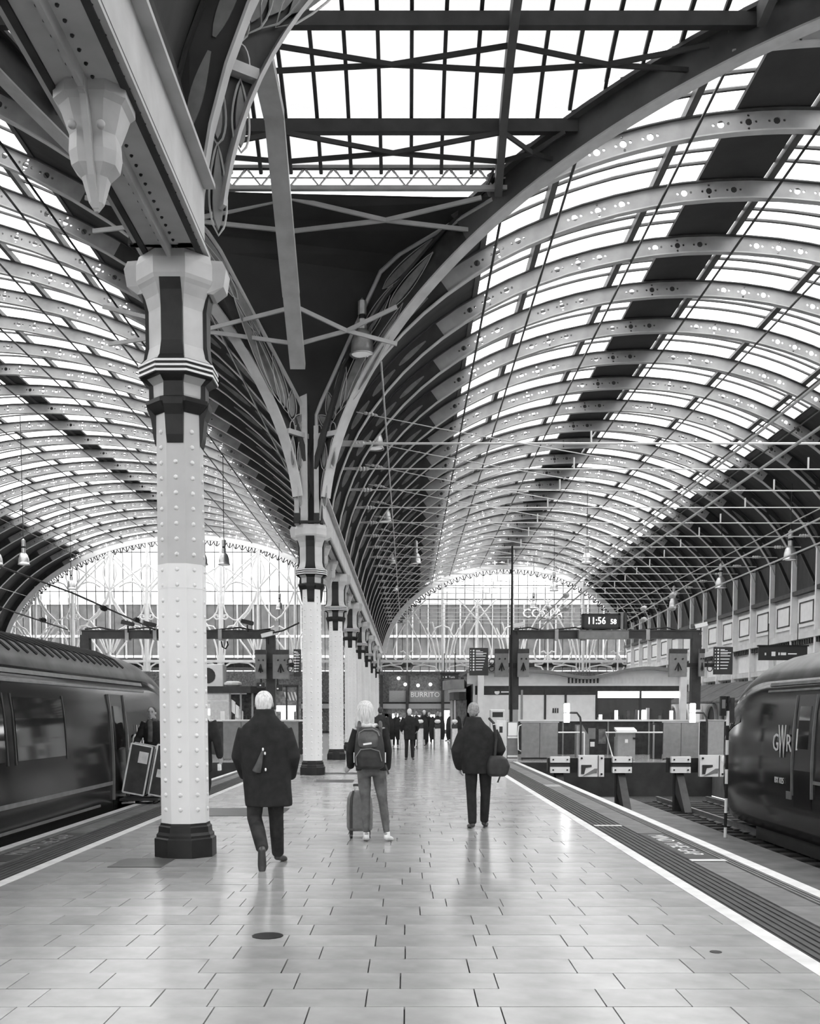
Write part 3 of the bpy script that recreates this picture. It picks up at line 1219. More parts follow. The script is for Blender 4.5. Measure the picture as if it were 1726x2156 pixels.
# platform edges
for side in (1, -1):
    if side == 1:
        E = [(2.45, 2.58), (2.6, 3.0), (3.02, 3.36), (3.37, 3.5), (3.5, 3.64)]
    else:
        E = [(-3.8, -3.68), (-4.2, -3.82), (-4.5, -4.22), (-4.62, -4.52), (-4.75, -4.63)]
    pe = thing('floor_edge', ('platform edge strip with painted lines beside the buffer stop tracks' if side == 1 else 'platform edge strip with painted lines beside the long train'), 'platform edge', kind='structure')
    Y0, Y1 = -6.0, 34.5
    MB().box(E[0][0], E[0][1], Y0, Y1, -0.02, 0.003).build('white_line', 'line_white', pe)
    MB().box(E[4][0], E[4][1], Y0, Y1, -0.09, 0.004).build('white_line', 'line_white', pe)
    MB().box(E[1][0], E[1][1], Y0, Y1, -0.02, -0.006).build('tactile_strip', 'tactile', pe)
    nr = 6
    for j in range(nr):
        x = E[1][0] + (E[1][1] - E[1][0]) * (j + 0.5) / nr
        MB().box(x - 0.02, x + 0.02, Y0, Y1, -0.01, 0.003).build('tactile_ridge', 'tactile', pe)
    MB().box(E[3][0], E[3][1], Y0, Y1, -0.02, -0.004).build('grip_strip', 'tactile', pe)
    for j in range(3):
        x = E[3][0] + (E[3][1] - E[3][0]) * (j + 0.5) / 3
        MB().box(x - 0.012, x + 0.012, Y0, Y1, -0.01, 0.003).build('grip_ridge', 'edge_slab', pe)
    sm = MB().box(E[2][0] + 0.004, E[2][1] - 0.004, 0.004, 0.896, -0.02, 0.0).mesh('edge_slab')
    y = Y0
    while y < Y1:
        link('edge_slab', sm, 'edge_slab', pe, loc=(0, y, 0))
        y += 0.9
    xm = (E[2][0] + E[2][1]) / 2
    MB().box(E[2][0] + 0.01, E[2][1] - 0.01, 10.95, 13.65, 0.0, 0.003).build('painted_patch', 'tactile', pe)
    t = text_mesh('painted_words', 'MIND THE GAP', 0.36, 'line_white' if side == 1 else 'line_worn', pe, depth=0.001, loc=(xm, 12.45, 0.0045), rot=(0, 0, -PI / 2 if side == 1 else PI / 2))
    t.scale = (0.78, 0.8, 1)
    if side == 1:
        MB().box(3.02, 3.4, 11.0, 11.12, 0, 0.006).build('white_dash', 'line_white', pe)
        MB().box(2.62, 3.0, 14.5, 14.62, 0, 0.006).build('white_dash', 'line_white', pe)
        MB().box(3.02, 3.36, 22.5, 23.2, 0, 0.004).build('white_dash', 'line_worn', pe)

# track beds
MB().box(XO, 10.0, -75, 34.5, -1.4, -1.12).build('track_bed', 'ballast', FL)
MB().box(-40, -4.75, -75, 34.5, -1.4, -1.12).build('track_bed', 'ballast', FL)
MB().box(XO, 10.0, 34.2, 34.5, -1.12, -0.02).build('concourse_face', 'concrete_dark', FL)
MB().box(-40, -4.75, 34.2, 34.5, -1.12, -0.02).build('concourse_face', 'concrete_dark', FL)
MB().box(10.0, 20.0, -75, 34.5, -1.1, 0.0).build('platform_slab', 'concrete', FL)
MB().box(3.75, 4.2, 8, 27, -1.12, -1.02).build('walkway', 'concrete', FL)
MB().box(5.9, 6.8, 12, 32, -1.12, -0.98).build('concrete_strip', 'concrete', FL)


def track(xc, y0, y1, label):
    t = thing('railway_track', label, 'track', (xc, 0, -1.12), kind='structure')
    for s in (-1, 1):
        x = s * 0.7525
        m = MB()
        sec = [(x - 0.07, 0.06), (x + 0.07, 0.06), (x + 0.07, 0.075), (x + 0.012, 0.09), (x + 0.012, 0.17), (x + 0.035, 0.18), (x + 0.035, 0.215), (x - 0.035, 0.215), (x - 0.035, 0.18), (x - 0.012, 0.17), (x - 0.012, 0.09), (x - 0.07, 0.075)]
        m.prism([(a, y0, z) for a, z in sec], (0, y1 - y0, 0))
        m.build('rail', 'rail_steel', t)
    sl = MB().cbox(-1.25, 1.25, -0.125, 0.125, 0, 0.06, 0.015)
    ch = MB().cbox(-0.17, 0.17, -0.07, 0.07, 0.055, 0.09, 0.01)
    sme, cme = sl.mesh('sleeper'), ch.mesh('chair')
    y = y0 + 0.3
    while y < y1:
        o = link('sleeper', sme, 'sleeper', t, loc=(0, y, 0))
        for sd in (-0.7525, 0.7525):
            link('rail_chair', cme, 'black_iron', o, loc=(sd, 0, 0))
        y += 0.65
    return t


track(4.97, 6, 30, 'empty railway track beside the platform edge')
track(8.3, -8, 31.5, 'railway track under the train beside the striped pole')
track(-6.4, -8, 31.5, 'railway track under the long train')
# ================================================================ END SCREENS
def pxc(pts, Y):
    return [at(u, v, Y) for u, v in pts]


def screen(idx, V, label):
    W_ = thing('window_%d' % idx, label, 'window', kind='structure')
    Y = YEND - 0.15
    # arch rim with hanging fringe
    m = MB()
    rings = []
    n = 48
    for i in range(n + 1):
        th = D2R(4) + (PI - D2R(8)) * i / n
        a, b = V.pt(th, -0.62), V.pt(th, -0.22)
        rings.append([(a[0], Y - 0.1, a[1]), (a[0], Y + 0.2, a[1]), (b[0], Y + 0.2, b[1]), (b[0], Y - 0.1, b[1])])
    m.loft(rings)
    m.build('arch_rim', 'white_paint', W_)
    nf = 64 if V is LV else 40
    for i in range(nf):
        th0 = D2R(25) + (PI - D2R(50)) * i / nf
        th1 = D2R(25) + (PI - D2R(50)) * (i + 1) / nf
        a, b, c = V.pt(th0, -0.62), V.pt((th0 + th1) / 2, -1.0), V.pt(th1, -0.62)
        pts = [V.pt(th0 + (th1 - th0) * k / 6, -0.66 - 0.36 * math.sin(PI * k / 6)) for k in range(7)]
        MB().tube([(p[0], Y, p[1]) for p in pts], 0.04, 4).bar((b[0], Y, b[1]), (V.pt((th0 + th1) / 2, -0.6)[0], Y, V.pt((th0 + th1) / 2, -0.6)[1]), 0.1, 0.08, (0, 1, 0)).build('fringe', 'purlin_paint', W_)
    # thin mullions and panes
    zlow = at(400, 1420, Y).z
    step = 0.79 if V is LV else 0.77
    x = V.xc - V.a + 0.5
    xs = []
    while x < V.xc + V.a - 0.4:
        xs.append(x)
        x += step
    for x in xs:
        zt = V.zx(x) - 0.4
        if zt > zlow + 0.5:
            MB().box(x - 0.025, x + 0.025, Y + 0.1, Y + 0.16, zlow, zt).build('mullion', 'purlin_paint', W_)
    for xa, xb in zip(xs[:-1], xs[1:]):
        za, zb = V.zx(xa) - 0.4, V.zx(xb) - 0.4
        MB().quad((xa, Y + 0.13, zlow), (xb, Y + 0.13, zlow), (xb, Y + 0.13, zb), (xa, Y + 0.13, za)).build('pane', 'screen_glass', W_)
    for v in ((1162, 1245) if V is LV else (1232, 1262)):
        z = at(400, v, Y).z
        c = math.sqrt(max(0, 1 - ((z + 0.6 - ZSP) / V.b) ** 2))
        MB().box(V.xc - V.a * c, V.xc + V.a * c, Y + 0.08, Y + 0.14, z - 0.03, z + 0.03).build('glazing_rail', 'purlin_paint', W_)
    for v, h, mt in ((1392, 0.22, 'white_paint'), (1420, 0.2, 'white_paint')):
        z = at(400, v, Y).z
        MB().box(V.xc - V.a, V.xc + V.a, Y - 0.1, Y + 0.3, z - h / 2, z + h / 2).build('transom', mt, W_)
    z0, z1 = at(400, 1418, Y).z, at(400, 1394, Y).z
    MB().box(V.xc - V.a, V.xc + V.a, Y + 0.2, Y + 0.3, z1 - 0.45, z1 - 0.1).build('spandrel_panel', 'shop_dark', W_)
    return W_, Y


def rawtube(W_, Y, c, pts, r, V, mt='white_paint'):
    P = pxc([(c + dx, v) for dx, v in pts], Y)
    P = [p for p in P if abs(p.x - V.xc) < V.a and p.z < V.zx(p.x) - 0.35]
    if len(P) > 1:
        MB().tube(P, r, 6).build('tracery_bar', mt, W_)


LAB1 = 'tall glazed end screen with white iron tracery behind the long train'
LAB2 = 'glazed end screen with heart shaped iron tracery behind the clock'
W1, YS = screen(1, LV, LAB1)
A_CURVES = [
    [(1, 1186), (8, 1193), (14, 1206), (14, 1218), (9, 1232), (7, 1242), (6, 1258), (6, 1275), (9, 1288), (16, 1298), (26, 1305), (36, 1306), (48, 1302), (60, 1288), (70, 1270), (76, 1248)],
    [(4, 1303), (10, 1304), (14, 1300), (12, 1295), (7, 1295), (7, 1300)],
    [(7, 1240), (40, 1207), (78, 1168)],
    [(8, 1243), (18, 1230), (32, 1225), (46, 1228), (58, 1236)],
    [(1, 1190), (40, 1214), (78, 1242)],
    [(5, 1418), (6, 1390), (9, 1365), (16, 1340), (26, 1320), (36, 1306), (52, 1290), (70, 1262)],
    [(36, 1306), (48, 1322), (62, 1346), (72, 1375)],
    [(8, 1330), (16, 1319), (26, 1317), (40, 1322), (56, 1345), (70, 1372)],
    [(5, 1418), (9, 1403), (20, 1396), (39, 1394), (58, 1396), (72, 1406)],
    [(3, 1420), (3, 1270)],
]
B_CURVES = [
    [(2, 1165), (6, 1178), (13, 1196), (14, 1210), (9, 1226), (3, 1240)],
    [(3, 1246), (8, 1262), (17, 1280), (28, 1296), (42, 1306)],
    [(3, 1372), (8, 1345), (20, 1326), (34, 1318)],
    [(4, 1418), (8, 1390), (22, 1368), (36, 1350), (48, 1330)],
    [(1, 1162), (39, 1196), (78, 1240)],
]
for ca in (465, 309, 153, -3):
    for cv in A_CURVES:
        for sg in (1, -1):
            rawtube(W1, YS, ca, [(dx * sg, v) for dx, v in cv], 0.075 if cv[0][1] > 1240 else 0.06, LV)
    MB().tube(pxc([(ca, 1420), (ca, 1140 if ca > 200 else 1250)], YS), 0.13, 8).build('post', 'white_paint', W1)
for cb in (543, 387, 231, 75, 621):
    for cv in B_CURVES:
        for sg in (1, -1):
            rawtube(W1, YS, cb, [(dx * sg, v) for dx, v in cv], 0.07, LV)
    MB().tube(pxc([(cb, 1420), (cb, {543: 1150, 387: 1140, 231: 1150, 75: 1235, 621: 1190}[cb])], YS), 0.1, 8).build('post', 'white_paint', W1)

W2, YS = screen(2, RV, LAB2)
H_CURVES = [
    [(2, 1380), (8, 1390), (18, 1394), (27, 1386), (29, 1371), (24, 1350), (14, 1329), (5, 1312), (0, 1305)],
    [(2, 1384), (12, 1398), (30, 1399), (44, 1389), (50, 1372), (46, 1350), (36, 1325), (22, 1300), (6, 1277), (-8, 1262)],
    [(0, 1305), (14, 1290), (30, 1272), (40, 1262)],
    [(4, 1420), (14, 1404), (36, 1400), (58, 1404), (70, 1418)],
    [(50, 1345), (60, 1322), (74, 1317)],
    [(3, 1376), (8, 1371), (14, 1373)],
]
for ch in (857, 1005, 1153, 1300):
    for cv in H_CURVES:
        for sg in (1, -1):
            rawtube(W2, YS, ch, [(dx * sg, v) for dx, v in cv], 0.07, RV)
    MB().tube(pxc([(ch, 1420), (ch, 1262)], YS), 0.07, 8).build('post', 'white_paint', W2)
for cb in (932, 1079, 1227):
    for sg in (1, -1):
        for cv in ([(7, 1420), (7, 1385), (12, 1350), (22, 1310)], [(14, 1418), (14, 1385), (22, 1350), (34, 1322)]):
            rawtube(W2, YS, cb, [(dx * sg, v) for dx, v in cv], 0.06, RV)
    MB().tube(pxc([(cb, 1420), (cb, 1212)], YS), 0.13, 8).build('post', 'white_paint', W2)

# ================================================================ BUILDINGS BEYOND THE SCREENS
YB = 110.0
bw = thing('wall_back', 'pale glazed concourse front seen through the end screens', 'wall', kind='structure')
MB().box(-46, 30, YB, YB + 0.4, 6.2, 7.4).build('spandrel', 'shop_dark', bw)
MB().box(-46, 30, YB, YB + 0.4, 7.4, 13.0).build('glazed_front', 'facade_mid', bw)
for k in range(46):
    x = -46 + k * 1.66
    MB().box(x, x + 0.16, YB - 0.12, YB, 7.4, 13.0).build('mullion', 'facade_pale', bw)
for z in (7.5, 9.6, 13.0):
    MB().box(-46, 30, YB - 0.15, YB, z, z + 0.25).build('cornice', 'white_paint', bw)
for k in range(8):
    x = -46 + k * 9.5
    MB().prism([(x, YB, 13.2), (x + 9.5, YB, 13.2), (x + 4.75, YB, 15.2)], (0, 3, 0)).build('gable_roof', 'gable_pale', bw)
bh = thing('wall_hotel', 'white building with sash windows far behind the end screen', 'building', kind='structure')
MB().box(-42, -6, 132, 134, 0, 24).build('facade', 'hotel_white', bh)
for k in range(14):
    for z in (15.0, 18.4):
        MB().box(-41 + k * 2.6, -40 + k * 2.6, 131.9, 132, z, z + 2.0).build('sash_window', 'hotel_window', bh)
bo = thing('wall_office', 'grey office front far behind the clock', 'building', kind='structure')
MB().box(-4, 34, 128, 130, 0, 17).build('facade', 'hotel_white', bo)
for k in range(12):
    MB().box(-3 + k * 2.8, -1.2 + k * 2.8, 127.9, 128, 11.5, 15).build('office_window', 'hotel_window', bo)

# concourse shops under the screens
YSH = 88.0
sh = thing('wall_shops', 'row of concourse shop fronts under the end screens', 'shop front', kind='structure')
zA, zB_, zC = at(0, 1422, YSH).z, at(0, 1478, YSH).z, at(0, 1492, YSH).z
MB().box(-46, 24, YSH + 1.6, YSH + 1.8, 0, zA + 0.4).build('back_wall', 'shop_mid', sh)
MB().box(-46, 24, YSH, YSH + 0.3, zB_ - 0.15, zB_).build('fascia_rail', 'black_iron', sh)
MB().box(-46, 24, YSH, YSH + 0.4, zC, zB_ - 0.15).build('fascia', 'facade_pale', sh)
for u in (803, 857, 932, 973):
    x = at(u, 1450, YSH).x
    MB().box(x - 0.12, x + 0.12, YSH - 0.1, YSH + 0.2, 0, zA).build('post', 'dark_iron', sh)
for (u0, u1) in ((819, 855), (862, 929), (935, 958)):
    xa, xb = at(u0, 1450, YSH).x, at(u1, 1450, YSH).x
    MB().box(xa, xb, YSH + 0.25, YSH + 0.3, zB_, zB_ + 0.95).build('menu_board', 'cabinet_grey', sh)
    MB().box(xa, xb, YSH + 0.25, YSH + 0.3, zB_ + 0.95, zA).build('fascia_panel', 'shop_mid', sh)
text_mesh('shop_sign', 'BURRITO', 0.6, 'sign_white', sh, loc=(at(895, 1463, YSH).x, YSH + 0.22, at(895, 1463, YSH).z))
for (u, v) in ((853, 1441), (880, 1443), (906, 1441), (839, 1428)):
    p = at(u, v, YSH - 0.6)
    MB().ball(p, 0.13, 8, 6).build('globe_lamp', 'lamp_tube', sh, smooth=True)
for k in range(24):
    x = -30 + k * 2.2
    if -3 < x < 5:
        continue
    mt = random.choice(['shop_light', 'shop_mid', 'panel_light', 'shop_dark'])
    MB().box(x, x + 2.0, YSH + 0.4, YSH + 0.5, 0.2, zC).build('shop_window', mt, sh)
for k in range(12):
    x = -2.5 + k * 0.62
    MB().box(x, x + 0.5, YSH + 0.4, YSH + 0.5, 0.3, random.uniform(1.2, 2.0)).build('display', random.choice(['shop_light', 'shop_dark', 'shop_mid', 'panel_light']), sh)
text_mesh('coffee_sign', 'COSTA', 1.25, 'sign_white', sh, depth=0.05, loc=(at(1142, 1292, 106).x, 106, at(1142, 1292, 106).z))
MB().box(at(1100, 1292, 106).x, at(1190, 1292, 106).x, 106.1, 106.2, at(0, 1305, 106).z, at(0, 1284, 106).z).build('sign_board', 'facade_mid', sh)

# ================================================================ SIDE WALLS
wr = thing('wall_right', 'pale panelled side wall with dentil cornice under the vault', 'wall', kind='structure')
XW = 19.0
MB().box(XW, XW + 0.4, -12, YEND, 0, 7.5).build('wall_body', 'wall_cream', wr)
MB().box(XW - 0.05, XW + 0.3, -12, YEND, 7.5, 9.3).build('spandrel_boarding', 'roof_board', wr)
MB().box(XW - 0.25, XW, 30, YEND, 7.3, 7.5).build('ledge', 'dark_iron', wr)
MB().box(XW - 0.3, XW, 30, YEND, 5.15, 5.45).build('cornice', 'wall_cream', wr)
MB().box(XW - 0.2, XW, 30, YEND, 3.6, 3.85).build('string_course', 'wall_cream', wr)
den = MB().box(XW - 0.22, XW, -0.06, 0.06, 4.9, 5.12).mesh('dentil')
y = 40.0
while y < YEND:
    link('dentil', den, 'dark_iron', wr, loc=(0, y, 0))
    y += 0.3
for k in range(2, 21):
    y = YC2 + STEP * k
    if y > YEND:
        break
    MB().box(XW - 0.28, XW, y - 0.07, y + 0.07, 2.6, 9.25).build('pilaster', 'white_paint', wr)
    MB().box(XW - 0.08, XW, y + 0.45, y + 2.6, 5.75, 7.1).build('frieze_panel', 'white_paint', wr)
    fr = MB()
    for (a, b, c, d) in ((0.65, 2.4, 5.92, 5.98), (0.65, 2.4, 6.87, 6.93), (0.65, 0.72, 5.92, 6.93), (2.33, 2.4, 5.92, 6.93)):
        fr.box(XW - 0.11, XW - 0.07, y + a, y + b, c, d)
    fr.build('frieze_frame', 'dark_iron', wr)
    MB().box(XW - 0.04, XW, y + 0.5, y + 2.5, 3.9, 4.8).build('upper_panel', 'white_paint', wr)
    MB().box(XW - 0.06, XW, y + 0.7, y + 1.4, 2.6, 3.55).build('window_light', 'facade_window', wr)
    MB().box(XW - 0.06, XW, y + 1.7, y + 2.4, 2.6, 3.55).build('window_light', 'facade_window', wr)
    # raking braces in the dark spandrel
    MB().bar((XW - 0.1, y + 0.4, 7.6), (XW - 0.1, y + 2.2, 9.2), 0.1, 0.2, (1, 0, 0)).build('raking_brace', 'black_iron', wr)
    # arched openings at ground level
    arch = MB()
    pts = [(XW - 0.08, y + 0.5, 0.3), (XW - 0.08, y + 0.5, 1.4)] + [(XW - 0.08, y + 1.5 - 1.0 * math.cos(PI * i / 10), 1.4 + 0.8 * math.sin(PI * i / 10)) for i in range(11)] + [(XW - 0.08, y + 2.5, 1.4), (XW - 0.08, y + 2.5, 0.3)]
    arch.tube(pts, 0.12, 6)
    arch.build('arch_frame', 'white_paint', wr)
    MB().prism([(XW - 0.03, p[1], p[2]) for p in pts], (0.02, 0, 0)).build('arch_infill', random.choice(['facade_window', 'facade_mid', 'shop_dark']), wr)
aw = thing('shop_awning', 'grey fabric awning sloping out from the side wall', 'awning', (0, 0, 0))
for k in range(5):
    y0, y1 = 50 + k * 3.4, 53.3 + k * 3.4
    MB().prism([(XW - 0.34, y0, 3.4), (XW - 2.5, y0, 2.3), (XW - 2.5, y0, 2.2), (XW - 0.34, y0, 3.3)], (0, y1 - y0, 0)).build('awning_cloth', 'awning', aw)
    MB().bar((XW - 2.48, y0, 2.25), (XW - 0.36, y0, 2.25), 0.04, 0.04).build('awning_arm', 'dark_iron', aw)
wl = thing('wall_left', 'dark side wall beyond the long train', 'wall', kind='structure')
MB().box(-35.6, -35.2, -75, YEND, -1.1, 8.0).build('wall_body', 'dark_board', wl)
MB().box(19.4, 19.8, -75, -12, -1.1, 8).build('wall_body', 'dark_board', wl)
# ================================================================ TRAINS
PROF = [(1.18, -0.72), (1.3, -0.5), (1.355, -0.05), (1.37, 0.5), (1.365, 1.0), (1.33, 1.6), (1.27, 2.0), (1.2, 2.2)]
PROFR = [(1.2, 2.2), (1.1, 2.4), (0.92, 2.56), (0.6, 2.7), (0.3, 2.77), (0.0, 2.79)]


def nose(s):
    """width factor, height factor at nose fraction s (0 cab start, 1 tip)"""
    wf = (1 - (0.93 * s) ** 2.6) ** 0.6 if s < 1 else 0.28
    hf = 1 - 0.66 * s ** 1.9
    return max(0.28, wf), hf


def train_sec(prof, s):
    wf, hf = nose(s)
    out = []
    for x, z in prof:
        zz = z if z < 0 else z * hf
        out.append((x * (wf if z > -0.3 else wf * 0.98), zz))
    return out


def train(name, label, xc, yb, yn, yt, logo_y, side, roof_bars):
    T = thing(name, label, 'train', (xc, 0, 0))
    ys = [(yb, 0.0), (yn - 4, 0.0), (yn, 0.0)] + [(yn + (yt - yn) * i / 14, i / 14) for i in range(1, 15)]
    bm, rm = MB(), MB()
    rings = []
    for y, s in ys:
        p = train_sec(PROF, s)
        rings.append([(-x, y, z) for x, z in p] + [(x, y, z) for x, z in p[::-1]])
    bm.loft(rings)
    body = bm.build('body', 'train_green', T, smooth=True)
    rings = []
    for y, s in ys:
        p = train_sec(PROFR, s)
        rings.append([(-x, y, z) for x, z in p] + [(x, y, z) for x, z in p[::-1][1:]])
    rm.loft(rings)
    roof = rm.build('roof', 'train_roof', T, smooth=True)

    def sx(z):
        for (a, za), (b, zb) in zip(PROF[:-1], PROF[1:]):
            if za <= z <= zb:
                return a + (b - a) * (z - za) / (zb - za)
        return 1.2

    def panel(y0, y1, z0, z1, nm, mt, out=0.012, par=None):
        m = MB()
        zs = [z0 + (z1 - z0) * i / 3 for i in range(4)]
        m.loft([[(side * (sx(z) - 0.03), y0, z), (side * (sx(z) - 0.03), y1, z), (side * (sx(z) + out), y1, z), (side * (sx(z) + out), y0, z)] for z in zs])
        return m.build(nm, mt, par or T)
    panel(yb, yn - 0.2, 2.1, 2.16, 'cantrail_stripe', 'train_stripe')
    panel(yb, yn - 0.2, 1.98, 2.02, 'cantrail_stripe', 'train_stripe')
    panel(yb, yn - 2.0, 0.36, 0.42, 'waist_stripe', 'train_stripe')
    panel(yb, yn - 3.5, 0.04, 0.08, 'sill_stripe', 'train_stripe')
    # windows
    y = yn - 5.2
    while y > yb + 2:
        w = panel(y - 1.9, y, 0.95, 1.78, 'side_window', 'train_glass', 0.01)
        panel(y - 1.98, y - 1.94, 0.9, 1.83, 'window_frame', 'train_dark', 0.014, w)
        panel(y + 0.04, y + 0.08, 0.9, 1.83, 'window_frame', 'train_dark', 0.014, w)
        y -= 2.3
    # cab door
    d = panel(yn - 2.7, yn - 1.9, -0.1, 1.9, 'door', 'train_green', 0.016)
    panel(yn - 2.55, yn - 2.05, 0.95, 1.7, 'door_window', 'train_glass', 0.02, d)
    panel(yn - 1.86, yn - 1.82, 0.1, 1.9, 'grab_rail', 'train_stripe', 0.04, d)
    panel(yn - 2.78, yn - 2.74, 0.1, 1.9, 'grab_rail', 'train_stripe', 0.04, d)
    # cab side window and windscreen on the nose
    for sd in (-1, 1):
        m = MB()
        rings = []
        for i in range(5):
            s = 0.3 + 0.4 * i / 4
            yy = yn + (yt - yn) * s
            wf, hf = nose(s)
            za, zb = 1.5 * hf, 2.12 * hf
            xa, xb = sx(1.5) * wf, sx(2.12) * wf
            rings.append([(sd * (xa + 0.012), yy, za), (sd * (xb + 0.012), yy, zb)])
        m.loft(rings, cap=False, closed=False)
        m.build('cab_window', 'train_glass', T)
        wf, hf = nose(0.8)
        yy = yn + (yt - yn) * 0.8
        lm = MB().ball((sd * (sx(0.9) * wf - 0.02), yy, 0.9 * hf), (0.07, 0.16, 0.1), 8, 6)
        lm.build('headlight', 'lamp_lens', T, smooth=True)
        MB().bar((sd * 1.3, yn + 0.6, 0.35), (sd * 1.2, yn + 1.2, 0.3), 0.06, 0.05).build('step', 'train_stripe', T)
        # louvres along the skirt
    MB().box(-1.05, 1.05, yb, yn + 1, -1.0, -0.66).build('underframe', 'train_dark', T)
    wh = MB()
    wheel = MB().tube([(-0.07, 0, 0), (0.07, 0, 0)], 0.42, 18).mesh('wheel')
    for yy in (yn - 2.2, yn - 4.8, yn - 15, yn - 17.6):
        if yy > yb + 0.6:
            for sd in (-1, 1):
                link('wheel', wheel, 'train_dark', T, loc=(sd * 0.75, yy, -0.49))
    # roof ribs / grilles
    for i in range(roof_bars):
        yy = yn - 1.0 - i * 0.35
        m = MB()
        m.tube([(side * x * 1.005, yy, z + 0.015) for x, z in PROFR[1:5]], 0.02, 4)
        m.build('roof_louvre', 'train_dark', roof)
    # company letters
    rz = -PI / 2 if side < 0 else PI / 2
    xg = side * (sx(1.05) + 0.02)
    sgn = -1 if side < 0 else 1
    # letters run so that they read from outside: along -y on the -x side... G W R
    text_mesh('company_letters', 'G', 0.46, 'logo_silver', T, loc=(xg, logo_y - 0.33 * sgn, 1.02), rot=(PI / 2, 0, rz))
    t = text_mesh('company_letters', 'W', 0.46, 'logo_silver', T, loc=(xg, logo_y, 1.03), rot=(PI / 2, 0, rz))
    t.scale = (0.8, 1.9, 1)
    text_mesh('company_letters', 'R', 0.46, 'logo_silver', T, loc=(xg, logo_y + 0.34 * sgn, 1.02), rot=(PI / 2, 0, rz))
    panel(logo_y - 0.75, logo_y - 0.69, 0.92, 1.3, 'notice_strip', 'logo_silver', 0.02) if side < 0 else panel(logo_y - 0.8, logo_y - 0.74, 0.92, 1.2, 'notice_strip', 'logo_silver', 0.02)
    if side < 0:
        text_mesh('unit_number', 'BX 025', 0.16, 'logo_silver', T, loc=(side * (sx(0.3) + 0.02), logo_y + 0.1, 0.33), rot=(PI / 2, 0, rz))
        m = panel(logo_y - 0.5, logo_y - 0.25, 0.02, 0.16, 'socket_cover', 'train_stripe', 0.02)
    return T


train('express_train', 'dark express train with long sloped nose standing at the left platform edge', -6.4, -9, 20.6, 25.8, 19.6, 1, 26)
train('express_train', 'dark express train with silver letters on its flank beside the buffer stops', 8.3, -7, 20.6, 25.2, 19.3, -1, 0)
# ================================================================ OVERHEAD WIRES
CR = CEIL['right']
ins_me = MB().lathe([(0.03, -0.22), (0.06, -0.2), (0.07, -0.14), (0.045, -0.1), (0.08, -0.05), (0.05, 0.0), (0.08, 0.05), (0.045, 0.1), (0.06, 0.15), (0.03, 0.22)], (0, 0, 0), 8).mesh('insulator')
for k, y in enumerate(RIBY[1:-1]):
    z = 9.2
    x0 = CLX + 0.3
    xr = 18.0
    w = link('tie_wire', MB().tube([(x0, y, z), (xr, y, z - 0.02 * (k % 3))], 0.022 if k else 0.035, 5).mesh('tie_wire'), 'wire_light', CR)
    if k == 0:
        MB().box(x0 - 0.1, x0 + 0.9, y - 0.06, y + 0.06, z - 0.09, z + 0.07).build('strainer', 'light_iron', w)
    MB().tube([(x0 - 0.3, y, z), (x0 + 0.55, y, z)], 0.05, 6).build('strainer', 'light_iron', w)
    o = link('insulator', ins_me, 'insulator', w, loc=(x0 + 0.75, y, z))
    o.rotation_euler = (0, PI / 2, 0)
    o = link('insulator', ins_me, 'insulator', w, loc=(xr - 1.0, y, z))
    o.rotation_euler = (0, PI / 2, 0)
    for xd in (5.2, 12.5):
        MB().tube([(xd, y, z), (xd, y, z + 0.35)], 0.03, 5).build('dropper', 'wire_light', w)
    # slack cross wire from the haunch
    p = RV.pt(D2R(20), -0.3)
    if k < 12:
        pts = [(p[0] + 0.1, y - 0.4, p[1] + 0.9), (p[0] + 2.4, y - 0.4, p[1] + 0.45), (p[0] + 7.0, y - 0.4, p[1] - 0.35)]
        MB().tube(pts, 0.014, 4).build('cross_wire', 'wire_light', w)
        o = link('insulator', ins_me, 'insulator', w, loc=(pts[0][0] + 0.4, y - 0.4, pts[0][2] - 0.06))
        o.rotation_euler = (0, PI / 2 + 0.18, 0)
        o.scale = (0.7, 0.7, 0.9)


def contact(label, pts, r, mt):
    c = thing('contact_wire', label, 'wire', pts[0])
    b = Vector(pts[0])
    MB().tube([Vector(p) - b for p in pts], r, 5).build('wire', mt, c)
    return c, b


for (x, y1, lab, mt) in ((8.3, 39.7, 'overhead contact wire running to the clock gantry above the silver lettered train', 'wire_light'),
                         (4.97, 39.7, 'overhead contact wire above the empty buffer stop track', 'wire_light'),
                         (-9.5, 39.7, 'sagging dark contact wire above the long train roof', 'wire_dark'),
                         (-12.8, 39.7, 'lower dark contact wire above the long train roof', 'wire_dark')):
    for dz, nm in ((0.0, ''), (0.55, 'upper ')):
        if x < 0 and dz:
            continue
        z = 5.0 + dz
        c, b = contact(nm + lab, [(x, -8, z), (x, 12, z), (x, 30, z - dz * 0.2), (x, y1, z - dz * 0.4 - 0.25)], 0.022 if x > 0 else 0.028, mt)
        for yy in (33.0, 37.0):
            o = link('insulator', ins_me.copy() if x < 0 else ins_me, 'wire_dark' if x < 0 else 'insulator', c, loc=Vector((x, yy, z - 0.12 - dz * 0.28)) - b)
            o.rotation_euler = (PI / 2, 0, 0)
            o.scale = (1.2, 1.2, 1.2)


